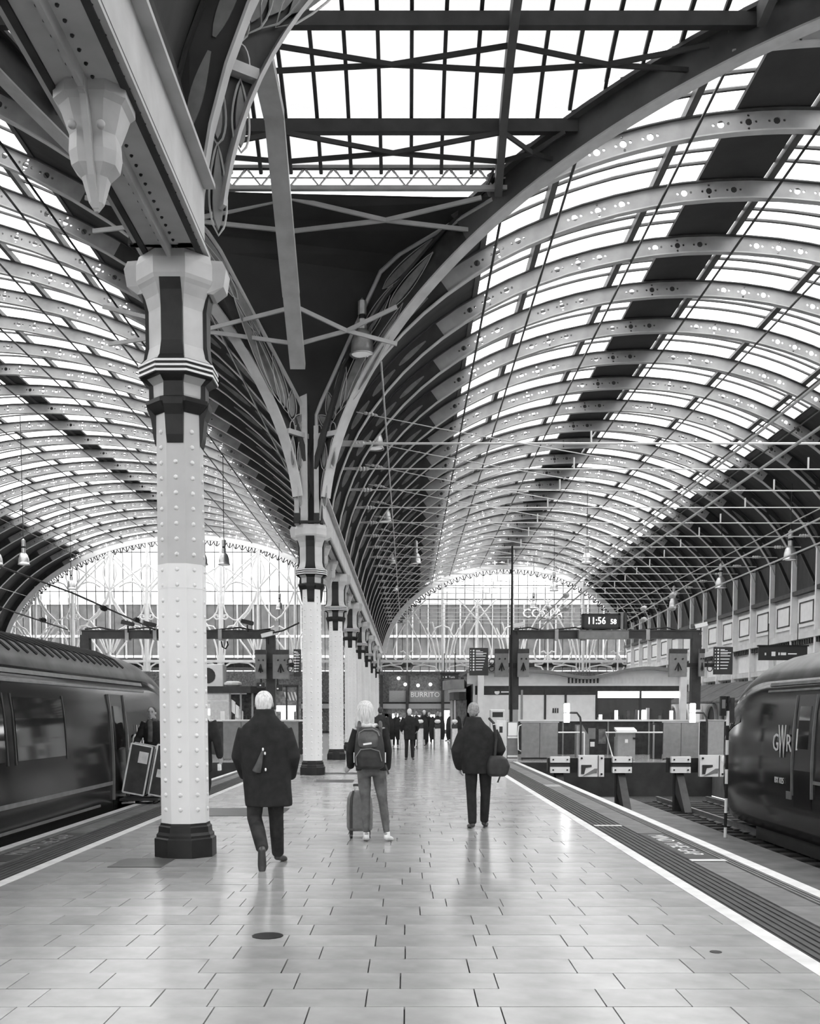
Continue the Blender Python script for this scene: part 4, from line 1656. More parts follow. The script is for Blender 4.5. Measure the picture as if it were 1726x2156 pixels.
# ================================================================ PENDANT LAMPS
def lamp_proto():
    L = thing('pendant_lamp', 'x', 'lamp')
    MB().lathe([(0.075, 0.95), (0.105, 0.955), (0.105, 1.27), (0.06, 1.3), (0.015, 1.36)], (0, 0, 0), 12).build('ballast_housing', 'lamp_metal', L)
    MB().lathe([(0.06, 0.84), (0.085, 0.86), (0.085, 0.95)], (0, 0, 0), 12).build('gap_ring', 'black_iron', L)
    MB().lathe([(0.09, 0.6), (0.11, 0.62), (0.11, 0.84), (0.08, 0.86)], (0, 0, 0), 12).build('lamp_holder', 'lamp_metal', L)
    MB().lathe([(0.29, 0.0), (0.31, 0.0), (0.31, 0.03), (0.28, 0.05), (0.275, 0.15), (0.26, 0.32), (0.205, 0.5), (0.13, 0.6), (0.12, 0.6), (0.195, 0.49), (0.25, 0.31), (0.265, 0.15), (0.27, 0.04)], (0, 0, 0), 24, cap=False).build('lamp_shade', 'lamp_metal', L, smooth=True)
    MB().lathe([(0.262, 0.03), (0.15, 0.02), (0.01, 0.016)], (0, 0, 0), 24).build('lens', 'lamp_lens', L, smooth=True)
    return L


LP = lamp_proto()
lamps = [(-1.08, 25.9, 10.2, 'nearest large bell shaped pendant lamp hanging above the platform'), (-1.06, 34.8, 10.2, 'second bell shaped pendant lamp in the line above the platform'),
         (-1.0, 47.7, 10.2, 'third bell shaped pendant lamp in the line above the platform'), (-0.95, 60.7, 10.2, 'fourth bell shaped pendant lamp in the line above the platform'),
         (-0.95, 73.8, 10.2, 'fifth bell shaped pendant lamp in the line above the platform'), (0.5, 60.7, 10.2, 'bell shaped pendant lamp just beside the fourth one of the line'),
         (10.3, 60.7, 10.2, 'pendant lamp hanging under the crown of the vault left of the clock'), (10.25, 73.8, 10.2, 'farther pendant lamp under the vault crown'),
         (10.3, 86.0, 10.2, 'farthest pendant lamp before the heart tracery screen'),
         (17.0, 47.0, 8.4, 'pendant lamp nearest the panelled side wall'), (17.0, 57.3, 8.4, 'second pendant lamp along the panelled side wall'), (17.0, 67.3, 8.4, 'third pendant lamp along the panelled side wall'),
         (-10.75, 55.5, 9.4, 'pendant lamp of the pair just beside the foremost column'), (-9.6, 55.5, 9.4, 'other pendant lamp of the pair beside the foremost column'),
         (-10.4, 86.0, 10.1, 'small far pendant lamp in front of the tall end screen'), (-20.1, 55.5, 9.4, 'pendant lamp over the long train roof'),
         (-21.5, 55.5, 9.4, 'pendant lamp at the frame edge over the long train roof'), (-22.4, 70.5, 9.9, 'pendant lamp in front of the dark haunch above the train')]
for i, (x, y, z, lab) in enumerate(lamps):
    L = LP if i == 0 else dup(LP)
    L.location = (x, y, z)
    L['label'] = lab
    L['group'] = 'pendant lamps'
    V = RV if x > CLX else LV
    top = V.zx(x)
    if abs(y - TYC) < TH:
        top = max(top, zT(y))
    MB().tube([(0, 0, 1.34), (0, 0, top - z)], 0.02 if y < 40 else 0.022, 5).build('cable', 'brace_paint' if i < 2 else 'wire_dark', L)


# ================================================================ BUFFER STOPS AND THE CONCOURSE EDGE
def buffer_stop(xc, y, label):
    B = thing('buffer_stop', label, 'buffer stop', (xc, y, -1.12))
    zb = 1.12
    MB().box(-1.15, 1.15, 0.1, 0.35, zb - 0.02, zb + 0.38).build('cross_beam', 'black_iron', B)
    for s in (-1, 1):
        x = s * 0.84
        MB().box(x - 0.26, x + 0.26, -0.06, 0.1, zb + 0.26, zb + 0.42).build('buffer_pad', 'white_paint', B)
        MB().box(x - 0.26, x + 0.26, -0.02, 0.1, zb + 0.14, zb + 0.26).build('buffer_back', 'dark_iron', B)
        MB().box(x - 0.26, x + 0.26, -0.06, 0.1, zb - 0.02, zb + 0.14).build('buffer_pad', 'white_paint', B)
        for dx in (-0.19, 0.19):
            for dz in (0.06, 0.34):
                MB().tube([(x + dx, -0.08, zb + dz), (x + dx, -0.05, zb + dz)], 0.025, 6).build('bolt', 'black_iron', B)
        MB().prism([(x - 0.1, 0.1, zb), (x - 0.1, -0.9, 0.1), (x - 0.1, -0.6, 0.1), (x - 0.1, 0.3, zb - 0.5)], (0.2, 0, 0)).build('raking_leg', 'dark_iron', B)
        MB().box(x - 0.12, x + 0.12, 0.12, 0.34, 0.0, zb).build('upright', 'black_iron', B)
    cb = MB().box(-0.34, 0.34, -0.1, 0.08, zb - 0.12, zb + 0.46).build('target_board', 'white_paint', B)
    MB().prism([(-0.28, -0.12, zb + 0.2), (0.0, -0.12, zb + 0.2), (0.0, -0.12, zb + 0.15), (-0.16, -0.12, zb + 0.12), (-0.2, -0.12, zb - 0.05), (-0.28, -0.12, zb - 0.05)], (0, 0.025, 0)).build('target_mark', 'dark_iron', cb)
    MB().prism([(-0.24, -0.12, zb - 0.1), (0.08, -0.12, zb + 0.1), (0.16, -0.12, zb + 0.1), (0.14, -0.12, zb - 0.02), (0.06, -0.12, zb - 0.02)], (0, 0.025, 0)).build('target_mark', 'panel_grey', cb)
    MB().box(0.17, 0.19, -0.115, -0.1, zb - 0.12, zb + 0.46).build('target_seam', 'dark_iron', cb)
    for dx, dz in ((-0.27, 0.38), (0.27, 0.38), (0.27, -0.05)):
        MB().tube([(dx, -0.13, zb + dz), (dx, -0.1, zb + dz)], 0.03, 6).build('bolt', 'black_iron', cb)
    return B


buffer_stop(4.98, 28.3, 'buffer stop with pale pads at the end of the empty track')
buffer_stop(8.25, 28.3, 'buffer stop with pale pads partly behind the train nose')


def px_box(u0, u1, v0, v1, Y, d=0.06):
    a, b = at(u0, v1, Y), at(u1, v0, Y)
    return a.x, b.x, Y, Y + d, a.z, b.z


def board(name, label, cat, u0, u1, v0, v1, Y, mt, leaves=2, legs=True, ground=0.0):
    x0, x1, y0, y1, z0, z1 = px_box(u0, u1, v0, v1, Y)
    o = thing(name, label, cat, ((x0 + x1) / 2, Y, ground))
    cx = (x0 + x1) / 2
    w = (x1 - x0) / leaves
    for k in range(leaves):
        MB().cbox(x0 - cx + w * k + 0.006, x0 - cx + w * (k + 1) - 0.006, 0, 0.06, z0 - ground, z1 - ground, 0.008).build('leaf', mt, o)
    fr = MB()
    MB().box(x0 - cx - 0.03, x1 - cx + 0.03, -0.01, 0.08, z1 - ground, z1 - ground + 0.04).build('top_rail', 'cabinet_grey', o)
    if legs:
        for x in (x0 - cx, x1 - cx - 0.05):
            MB().box(x, x + 0.05, 0.02, 0.07, 0, z0 - ground).build('leg', 'dark_iron', o)
        MB().box(x0 - cx, x1 - cx, 0.01, 0.07, max(0.02, z0 - ground - 0.06), z0 - ground).build('bottom_rail', 'black_iron', o)
    return o


board('notice_panel', 'grey two leaf panel beside the curved tube lamp nearest the platform', 'panel', 1097, 1175, 1522, 1595, 36.0, 'panel_grey')
board('notice_panel', 'grey two leaf panel under the gantry post beside the train', 'panel', 1395, 1472, 1522, 1597, 36.0, 'panel_grey')
board('notice_panel', 'single grey panel partly behind the striped pole', 'panel', 1487, 1525, 1518, 1590, 36.2, 'cabinet_grey', leaves=1)
board('notice_panel', 'grey two leaf panel behind the white haired man', 'panel', 470, 545, 1520, 1598, 36.0, 'panel_grey')
board('notice_panel', 'grey panel between the white haired man and the second column', 'panel', 598, 628, 1520, 1590, 36.2, 'panel_grey', leaves=1)

# dark barrier with white top along the concourse edge
bar = thing('barrier_wall', 'low dark barrier with white top rail behind the buffer stops', 'barrier', (0, 41.0, 0))
x0, x1 = at(1075, 1515, 41).x, at(1530, 1515, 41).x
zt = at(0, 1515, 41).z
MB().box(x0, x1, 0, 0.1, 0, zt - 0.07).build('barrier_panel', 'shop_dark', bar)
MB().box(x0 - 0.1, x1 + 0.1, -0.1, 0.2, zt - 0.07, zt).build('top_rail', 'white_paint', bar)
for u in (1183, 1278, 1364, 1373):
    x = at(u, 1550, 41).x
    MB().box(x, x + 0.06, -0.03, 0.0, 0, zt - 0.07).build('post', 'panel_grey', bar)
for (u0, u1, v0, v1, mt) in ((1238, 1254, 1533, 1556, 'panel_grey'), (1260, 1276, 1535, 1566, 'shop_mid'), (1243, 1252, 1562, 1572, 'panel_light')):
    a = px_box(u0, u1, v0, v1, 40.9)
    MB().box(a[0], a[1], -0.06, 0.0, a[4], a[5]).build('control_box', mt, bar)
bar2 = thing('barrier_wall', 'low dark barrier with pale top rail left of the second column', 'barrier', (0, 41.0, 0))
x0, x1 = at(430, 1515, 41).x, at(640, 1515, 41).x
MB().box(x0, x1, 0, 0.1, 0, zt - 0.07).build('barrier_panel', 'shop_dark', bar2)
MB().box(x0 - 0.1, x1 + 0.1, -0.1, 0.2, zt - 0.07, zt).build('top_rail', 'panel_light', bar2)

# equipment cabinet, handrails, wedge plates
p = gnd(1318, 1601)
cab = thing('equipment_cabinet', 'grey equipment cabinet with sloped lid behind the buffer stop', 'cabinet', (p.x, p.y, 0))
MB().box(-0.3, 0.3, 0, 0.4, 0.02, 0.95).build('body', 'cabinet_grey', cab)
MB().prism([(-0.34, -0.06, 0.95), (0.34, -0.06, 0.95), (0.34, -0.06, 1.02), (-0.34, -0.06, 1.02)], (0, 0.5, 0.1)).build('lid', 'panel_light', cab)
MB().box(-0.36, -0.3, 0.0, 0.3, 0.1, 0.8).build('side_duct', 'panel_grey', cab)
MB().box(-0.05, 0.05, -0.01, 0.0, 0.6, 0.72).build('warning_label', 'sign_white', cab)
MB().box(0.22, 0.38, -0.04, 0.02, 0.72, 0.78).build('handle', 'black_iron', cab)
MB().tube([(0.02, -0.02, 0.06), (0.02, -0.04, 0.15), (0.08, -0.04, 0.15), (0.08, -0.02, 0.06)], 0.015, 5).build('padlock', 'black_iron', cab)
hr = thing('handrail', 'white tubular handrail around the equipment cabinet', 'handrail', (0, 35.4, 0))
zr = at(0, 1542, 35.4).z
xs = [at(u, 1540, 35.4).x for u in (1175, 1230, 1275, 1290, 1335, 1395)]
MB().tube([(xs[0], 0, zr), (xs[1], 0, zr)], 0.025, 6).tube([(xs[1], 0, zr), (xs[1], 0, 0)], 0.025, 6).build('rail', 'white_paint', hr)
MB().tube([(xs[5], 0, zr), (xs[2], 0, zr), (xs[3], -0.2, 0.02)], 0.028, 6).build('rail', 'white_paint', hr)
for (u0, u1, v0, lab) in ((1212, 1241, 1526, 'upright grey wedge shaped plate beside the curved lamp post'), (1372, 1394, 1524, 'upright dark wedge shaped plate right of the grey cabinet')):
    a, b = at(u0, 1598, 37), at(u1, v0, 37)
    o = thing('wedge_plate', lab, 'plate', (a.x, 37, 0))
    w, h = b.x - a.x, b.z
    MB().prism([(0, 0, 0), (w, 0, 0), (w, 0, h * 0.65), (w * 0.45, 0, h), (0, 0, h)], (0, 0.3, 0)).build('plate', 'panel_grey' if u0 < 1300 else 'dark_iron', o)
    MB().box(0.02, 0.08, -0.03, 0, 0, h * 0.97).build('edge_strip', 'cabinet_grey', o)


def tube_lamp(u, lab):
    x = at(u, 1500, 35).x
    xb = at(u + 29, 1600, 35).x
    o = thing('tube_lamp', lab, 'lamp', (xb, 35.0, 0), group='glowing tube lamps on curved posts')
    d = x - xb
    zl, zh = at(0, 1521, 35).z, at(0, 1481, 35).z
    zm = (zl + zh) / 2
    MB().tube([(0, 0, 0), (0, 0, zm - 0.35), (-0.03, 0, zm - 0.15), (-0.14, 0, zm), (d, 0, zm + 0.01)], 0.035, 8).build('curved_post', 'dark_iron', o)
    MB().cbox(d - 0.09, d + 0.09, -0.06, 0.06, zm + 0.02, zh, 0.02).build('tube', 'lamp_tube', o)
    MB().cbox(d - 0.09, d + 0.09, -0.06, 0.06, zl, zm - 0.01, 0.02).build('tube', 'lamp_tube', o)
    return o


tube_lamp(1193, 'glowing white tube lamp on curved post nearer the platform')
tube_lamp(1458, 'glowing white tube lamp on curved post nearer the striped pole')


# striped pole between the tracks
sp = thing('striped_pole', 'thin black and white banded pole between the tracks', 'pole', (6.58, 21.5, -1.12))
n = 10
hh = 3.05
for k in range(n):
    MB().tube([(0, 0, 0.05 + (hh - 0.05) * k / n), (0, 0, 0.05 + (hh - 0.05) * (k + 1) / n)], 0.032, 10).build('band', 'black_iron' if k % 2 else 'white_paint', sp)
MB().box(-0.16, 0.16, -0.1, 0.1, 0, 0.06).build('foot', 'black_iron', sp)
MB().box(-0.16, -0.05, -0.05, 0.05, 2.65, 3.05).build('signal_box', 'black_iron', sp)
MB().box(-0.14, -0.07, -0.055, -0.05, 2.8, 2.98).build('signal_face', 'panel_grey', sp)
MB().box(0.05, 0.12, -0.05, 0.05, 2.5, 3.02).build('signal_back', 'dark_iron', sp)


# ================================================================ GANTRIES, SIGNS, CLOCK
def cctv(parent, p, m=1):
    q = MB().bar(p + Vector((-0.22 * m, 0, 0.0)), p + Vector((0.22 * m, -0.1, 0.1)), 0.16, 0.15).build('camera', 'panel_light' if m > 0 else 'dark_iron', parent)
    MB().tube([p + Vector((0, 0, -0.05)), p + Vector((0, 0, -0.3))], 0.03, 5).build('camera_stem', 'dark_iron', parent)
    MB().tube([p + Vector((-0.24 * m, 0, -0.005)), p + Vector((-0.23 * m, 0, -0.003))], 0.06, 8).build('camera_lens', 'black_iron', q)


def gantry(ua, ub, label):
    Y = 40.0
    xa, xb = at(ua, 1337, Y).x, at(ub, 1337, Y).x
    z = at(0, 1337, Y).z
    G = thing('signal_gantry', label, 'gantry', (0, Y, 0))
    MB().box(xa - 0.1, xb + 0.1, -0.15, 0.15, z - 0.14, z + 0.14).build('beam', 'dark_iron', G)
    MB().box(xa - 0.12, xb + 0.12, -0.18, 0.18, z + 0.14, z + 0.18).build('beam_flange', 'dark_iron', G)
    for fx in (0.22, 0.37, 0.72):
        x = xa + (xb - xa) * fx
        MB().box(x, x + 0.14, -0.2, 0.2, z - 0.2, z + 0.2).build('splice_plate', 'rib_paint', G)
    MB().tube([(xa + (xb - xa) * k / 12, -0.05, z + 0.22 + 0.07 * math.sin(k * 2.1)) for k in range(13)], 0.03, 5).build('cable_run', 'black_iron', G)
    return G, xa, xb, z


G1, xa, xb, zg = gantry(1082, 1465, 'dark gantry spanning the tracks and carrying the clock')
for x, mt in ((xa, 'dark_iron'), (xb, 'dark_iron')):
    MB().box(x - 0.17, x + 0.17, -0.17, 0.17, 1.75, zg).build('post', 'dark_iron', G1)
    MB().box(x - 0.16, x + 0.16, -0.16, 0.16, 0, 1.75).build('post_foot', 'rib_paint' if x == xa else 'panel_light', G1)
    MB().box(x - 0.75, x + 0.75, -0.3, -0.2, 3.35, 3.5).build('cross_arm', 'black_iron', G1)
    cctv(G1, Vector((x + 0.12, -0.2, zg + 0.3)))
G2, xa2, xb2, _z = gantry(180, 570, 'dark gantry beam behind the foremost column with small cameras')
MB().box(xb2 - 0.17, xb2 + 0.17, -0.17, 0.17, 1.75, zg).build('post', 'dark_iron', G2)
MB().box(xa2 - 0.17, xa2 + 0.17, -0.17, 0.17, 0, zg).build('post', 'dark_iron', G2)
MB().box(xb2 - 0.16, xb2 + 0.16, -0.16, 0.16, 0, 1.75).build('post_foot', 'rib_paint', G2)
MB().box(xb2 - 0.6, xb2 + 0.9, -0.3, -0.2, 3.35, 3.5).build('cross_arm', 'black_iron', G2)
for u, v, mm in ((522, 1314, -1), (318, 1318, -1), (272, 1316, -1), (565, 1340, 1)):
    cctv(G2, at(u, v, 40) - Vector((0, 40.2, 0)), mm)
MB().tube([at(u, v, 39.7) - Vector((0, 40, 0)) for u, v in ((466, 1350), (468, 1362), (475, 1366), (480, 1358), (478, 1350))], 0.03, 5).build('hanging_cable', 'black_iron', G2)
MB().tube([at(u, v, 39.7) - Vector((0, 40, 0)) for u, v in ((572, 1333), (595, 1328), (630, 1311))], 0.03, 5).build('hanging_cable', 'black_iron', G2)
pole = thing('slim_mast', 'tall thin black mast in front of the gantry post', 'mast', (at(1076, 1500, 39).x, 39.0, 0))
MB().tube([(0, 0, 0), (0, 0, at(1076, 1150, 39).z)], [0.06, 0.035], 8).build('mast', 'black_iron', pole)
MB().box(-0.12, 0.12, -0.12, 0.12, 0, 0.05).build('foot', 'black_iron', pole)


def screen_pair(u0, u1, v0, v1, label):
    """backs of two train information displays"""
    a = px_box(u0, u1, v0, v1, 39.4)
    o = thing('information_display', label, 'display', (a[0], 39.4, a[4]))
    w, h = a[1] - a[0], a[5] - a[4]
    MB().cbox(0, w, 0, 0.14, 0, h, 0.02).build('casing', 'panel_grey', o)
    MB().box(0, w, -0.01, 0.0, h * 0.84, h).build('hood', 'dark_iron', o)
    for dx in (0.3, 0.7):
        MB().tube([(w * dx, -0.03, h * 0.62), (w * (dx + 0.08), -0.03, h * 0.66)], 0.03, 5).build('cable_gland', 'black_iron', o)
    for k, dx in enumerate((-0.18, 0.0, 0.18)):
        MB().tube([(w * 0.5, -0.03, h * 0.5), (w * (0.5 + dx * 0.6), -0.05, h * 0.34), (w * (0.5 + dx), -0.03, h * (0.24 - 0.04 * (k == 1)))], 0.022, 5).build('cable', 'black_iron', o)
    return o


screen_pair(1041, 1071, 1366, 1425, 'back of a display box left of the gantry post with the mast')
screen_pair(1089, 1114, 1366, 1425, 'back of a display box right of the gantry post with the mast')
screen_pair(1408, 1447, 1366, 1425, 'back of a large display box left of the far gantry post')
screen_pair(1471, 1484, 1366, 1424, 'narrow display box right of the far gantry post')
screen_pair(537, 560, 1368, 1429, 'back of a display box left of the gantry post behind the white haired man')
screen_pair(574, 608, 1368, 1429, 'back of a display box right of the gantry post behind the white haired man')


def list_sign(u0, u1, v0, v1, Y, label, rows, hang=True):
    a = px_box(u0, u1, v0, v1, Y, 0.1)
    o = thing('direction_sign', label, 'sign', (a[0], Y, a[4]))
    w, h = a[1] - a[0], a[5] - a[4]
    MB().cbox(0, w, 0, 0.1, 0, h, 0.01).build('sign_panel', 'sign_black', o)
    for k in range(rows):
        z = h * (0.9 - 0.8 * k / rows)
        MB().lathe([(h * 0.035, 0), (h * 0.035, 0.006)], (0, 0, 0), 8).build('symbol', 'sign_white', o, loc=(w * 0.22, -0.003, z)).rotation_euler = (PI / 2, 0, 0)
        MB().box(w * 0.05, w * 0.09, -0.006, 0, z - h * 0.02, z + h * 0.02).build('arrow', 'sign_white', o)
        L = 0.3 + 0.5 * ((k * 7919) % 10) / 10
        MB().box(w * 0.34, w * (0.34 + L * 0.75), -0.006, 0, z - h * 0.012, z + h * 0.016).build('word_line', 'sign_white', o)
        if k in (0, 1):
            MB().box(w * 0.34, w * 0.72, -0.006, 0, z - h * 0.05, z - h * 0.03).build('word_line', 'sign_white', o)
    if hang:
        for x in (w * 0.3, w * 0.7):
            MB().tube([(x, 0.05, h), (x, 0.05, h + 0.6)], 0.015, 4).build('hanger', 'black_iron', o)
    return o


list_sign(988, 1028, 1364, 1422, 39.6, 'tall black direction sign with white list left of the mast', 8, False)
list_sign(1502, 1543, 1362, 1420, 39.6, 'tall black direction sign with white list in front of the side wall', 7, False)
list_sign(618, 633, 1367, 1425, 39.6, 'black direction sign mostly hidden by the second column', 8, False)
for u in (1034, 1490, 612):
    x = at(u, 1395, 39.6).x
    o = thing('sign_bracket', {1034: 'scrolled bracket holding the direction sign left of the mast', 1490: 'scrolled bracket holding the direction sign by the side wall', 612: 'scrolled bracket beside the second column'}[u], 'bracket', (x, 39.33, 3.4))
    MB().tube([(0.12, 0, 0.02), (-0.12, 0, 0.02)], 0.03, 5).tube([(0.1 * math.cos(a), 0, 0.14 + 0.11 * math.sin(a)) for a in [2 * PI * k / 10 for k in range(10)]], 0.018, 5, wrap=True).tube([(0.1 * math.cos(a), 0, -0.12 + 0.11 * math.sin(a)) for a in [2 * PI * k / 10 for k in range(10)]], 0.018, 5, wrap=True).build('scroll', 'black_iron', o)


def word_sign(u0, u1, v0, v1, Y, label, word, size):
    a = px_box(u0, u1, v0, v1, Y, 0.12)
    o = thing('hanging_sign', label, 'sign', (a[0], Y, a[4]))
    w, h = a[1] - a[0], a[5] - a[4]
    MB().cbox(0, w, 0, 0.12, 0, h, 0.01).build('sign_panel', 'sign_black', o)
    MB().box(-0.05, w + 0.05, -0.02, 0.14, h, h + 0.06).build('sign_rail', 'black_iron', o)
    if word:
        text_mesh('words', word, h * size, 'sign_white', o, depth=0.003, loc=(w * 0.62, -0.006, h * 0.45))
    else:
        for (f0, f1, dz) in ((0.4, 0.43, 0.16), (0.45, 0.56, 0.16), (0.6, 0.78, 0.08)):
            MB().box(w * f0, w * f1, -0.006, 0, h * (0.46 - dz * 0.6), h * (0.46 + dz * 0.6)).build('word_line', 'sign_white', o)
    MB().box(w * 0.26, w * 0.34, -0.006, 0, h * 0.3, h * 0.62).build('symbol', 'sign_white', o)
    MB().box(w * 0.12, w * 0.15, -0.006, 0, h * 0.36, h * 0.54).build('arrow', 'sign_white', o)
    for x in (w * 0.2, w * 0.8):
        MB().tube([(x, 0.06, h + 0.05), (x, 0.06, h + 1.0)], 0.02, 4).build('hanger', 'dark_iron', o)
    return o


word_sign(928, 965, 1420, 1430, 50.0, 'small black hanging sign reading Taxis above the ticket gates', 'Taxis', 0.62)
word_sign(1597, 1700, 1361, 1390, 46.0, 'wide black hanging sign above the silver lettered train', '', 0.5)
for (u0, u1, v0, v1, lab) in ((540, 556, 1437, 1448, 'small black information box left of the gantry post foot'), (575, 594, 1442, 1455, 'small tilted black information box right of the gantry post foot')):
    a = px_box(u0, u1, v0, v1, 48, 0.2)
    o = thing('information_box', lab, 'sign', (a[0], 48, a[4]))
    MB().cbox(0, a[1] - a[0], 0, 0.2, 0, a[5] - a[4], 0.02).build('casing', 'sign_black', o)
    MB().box((a[1] - a[0]) * 0.4, (a[1] - a[0]) * 0.6, -0.006, 0, 0.08, 0.14).build('symbol', 'sign_white', o)
    MB().tube([(0.2, 0.1, 0.2), (0.2, 0.1, 0.8)], 0.04, 5).build('hanger', 'black_iron', o)

# the clock on the gantry
a = px_box(1226, 1306, 1292, 1324, 39.42, 0.3)
ck = thing('digital_clock', 'digital station clock reading 11:56 58 on the gantry', 'clock', (a[0], 39.42, a[4]))
w, h = a[1] - a[0], a[5] - a[4]
MB().box(0, w, 0.03, 0.3, 0, h).build('casing', 'dark_iron', ck)
fr = MB().box(0, w, 0, 0.03, 0, h * 0.09).box(0, w, 0, 0.03, h * 0.91, h).box(0, w * 0.05, 0, 0.03, 0, h).box(w * 0.95, w, 0, 0.03, 0, h)
fr.build('bezel', 'black_iron', ck)
MB().box(w * 0.05, w * 0.95, 0.02, 0.03, h * 0.09, h * 0.91).build('clock_face', 'sign_black', ck)
text_mesh('digits', '11:56', h * 0.66, 'digits', ck, depth=0.004, loc=(w * 0.37, 0.012, h * 0.52), sx=0.86)
text_mesh('digits', '58', h * 0.46, 'digits', ck, depth=0.004, loc=(w * 0.82, 0.012, h * 0.46), sx=0.9)
MB().box(w + 0.02, w + 0.12, 0.05, 0.25, 0, h * 1.05).build('side_frame', 'panel_grey', ck)
MB().box(w + 0.16, w + 0.26, 0.05, 0.25, 0, h * 1.1).build('side_frame', 'dark_iron', ck)
a = px_box(1218, 1324, 1327, 1345, 39.42, 0.3)
cs = thing('gantry_box', 'flat grey box under the digital clock', 'box', (a[0], 39.42, a[4]))
MB().cbox(0, a[1] - a[0], 0, 0.3, 0, a[5] - a[4], 0.02).build('casing', 'panel_grey', cs)
MB().box(0.02, a[1] - a[0] - 0.02, -0.005, 0, a[5] - a[4] - 0.03, a[5] - a[4] - 0.015).build('seam', 'dark_iron', cs)

# ================================================================ KIOSKS
YK = 52.0
kx0, kx1 = at(1000, 1450, YK).x, at(1440, 1450, YK).x
K = thing('retail_kiosk', 'low retail kiosk with wavy roof edge behind the buffer stops', 'kiosk', (0, YK, 0))
zr0 = at(0, 1440, YK).z
wave = []
n = 40
for i in range(n + 1):
    x = kx0 - 0.4 + (kx1 - kx0 + 0.4) * i / n
    f = i / n
    v = 1410 + 14 * math.exp(-((f - 0.545) / 0.13) ** 2) - 6 * math.exp(-((f - 0.82) / 0.12) ** 2)
    wave.append((x, at(0, v, YK).z))
m = MB()
m.loft([[(x, -0.5, z - 0.16), (x, 6.0, z - 0.16), (x, 6.0, z), (x, -0.5, z)] for x, z in wave])
m.build('wavy_roof', 'panel_grey', K)
MB().loft([[(x, -0.05, zr0), (x, 0.05, zr0), (x, 0.05, z - 0.16), (x, -0.05, z - 0.16)] for x, z in wave]).build('clerestory', 'panel_light', K)
MB().box(kx0, kx1, -0.12, 0.1, zr0 - 0.1, zr0).build('white_band', 'white_paint', K)
MB().box(kx0, kx1, -0.08, 0.1, zr0 - 0.36, zr0 - 0.1).build('dark_band', 'dark_iron', K)
x255 = at(1257, 1450, YK).x
for k in range(30):
    x = at(1195 + k * 7.6, 1435, YK).x
    if x < kx1 - 0.1:
        MB().box(x, x + 0.08, -0.1, -0.05, zr0 + 0.04, zr0 + 0.3).build('louvre', 'white_paint' if k > 8 else 'dark_iron', K)
zc = at(0, 1463, YK).z
MB().box(kx0, x255, -0.06, 0.1, zc, zr0 - 0.36).build('fascia_board', 'dark_iron', K)
MB().box(kx0, x255, -0.04, 0.1, 0, zc).build('wall_panel', 'panel_light', K)
MB().box(x255, kx1, -0.06, 0.1, zc - 0.15, zr0 - 0.36).build('light_box', 'shop_light', K)
for u in (1098, 1147, 1190, 1255, 1347, 1432):
    x = at(u, 1490, YK).x
    MB().box(x - 0.05, x + 0.05, -0.1, -0.03, 0, zr0 - 0.3).build('mullion', 'dark_iron' if u > 1100 else 'cabinet_grey', K)
MB().box(x255, kx1, 2.5, 2.6, 0, zc).build('back_wall', 'shop_dark', K)
for k in range(20):
    x = x255 + 0.15 + k * 0.2
    MB().box(x, x + 0.14, 1.2, 1.4, 0.9, random.uniform(1.15, 1.9)).build('stock', random.choice(['shop_dark', 'shop_mid', 'panel_light', 'panel_grey', 'shop_light']), K)
MB().box(x255, kx1, 0.5, 1.1, 0, 0.95).build('counter', 'shop_mid', K)
for (xa_, xb_) in ((x255, at(1345, 1490, YK).x), (at(1349, 1490, YK).x, kx1)):
    MB().quad((xa_, 0, 0.1), (xb_, 0, 0.1), (xb_, 0, zc - 0.15), (xa_, 0, zc - 0.15)).build('shop_pane', 'shop_glass', K)
MB().box(kx0, kx1, 5.8, 6, 0, zr0).build('rear_wall', 'panel_grey', K)
MB().box(kx0 - 0.1, kx0, 0, 6, 0, zr0).build('side_wall', 'panel_light', K)
for (u, wd) in ((1012, 12), (1439, 14)):
    x = at(u, 1470, YK - 0.6).x
    MB().box(x - 0.15, x + 0.15, -0.6, -0.3, 0, zr0 + 0.55).build('canopy_post', 'panel_light', K)
e = at(1046, 1457, YK)
MB().lathe([(0.13, 0), (0.13, 0.01)], (0, 0, 0), 12).build('logo_disc', 'sign_white', K, loc=(e.x, -0.07, e.z)).rotation_euler = (PI / 2, 0, 0)
MB().box(e.x + 0.2, e.x + 0.75, -0.075, -0.06, e.z - 0.03, e.z + 0.03).build('word_line', 'sign_white', K)
a = px_box(1163, 1176, 1491, 1501, YK - 0.05)
for k in range(3):
    MB().box(a[0] + k * 0.11, a[0] + k * 0.11 + 0.07, -0.07, -0.04, a[4], a[5]).build('panel_vent', 'dark_iron', K)
a = px_box(1031, 1062, 1494, 1512, YK - 2)
at_ = thing('ticket_machine', 'white ticket machine with dark screen left of the mast', 'ticket machine', (a[0], YK - 2.3, 0))
MB().cbox(0, a[1] - a[0], 0, 0.5, 0, a[5], 0.03).build('body', 'panel_light', at_)
MB().box(0.1, a[1] - a[0] - 0.1, -0.01, 0.0, a[4] + 0.05, a[5] - 0.12).build('screen', 'sign_black', at_)

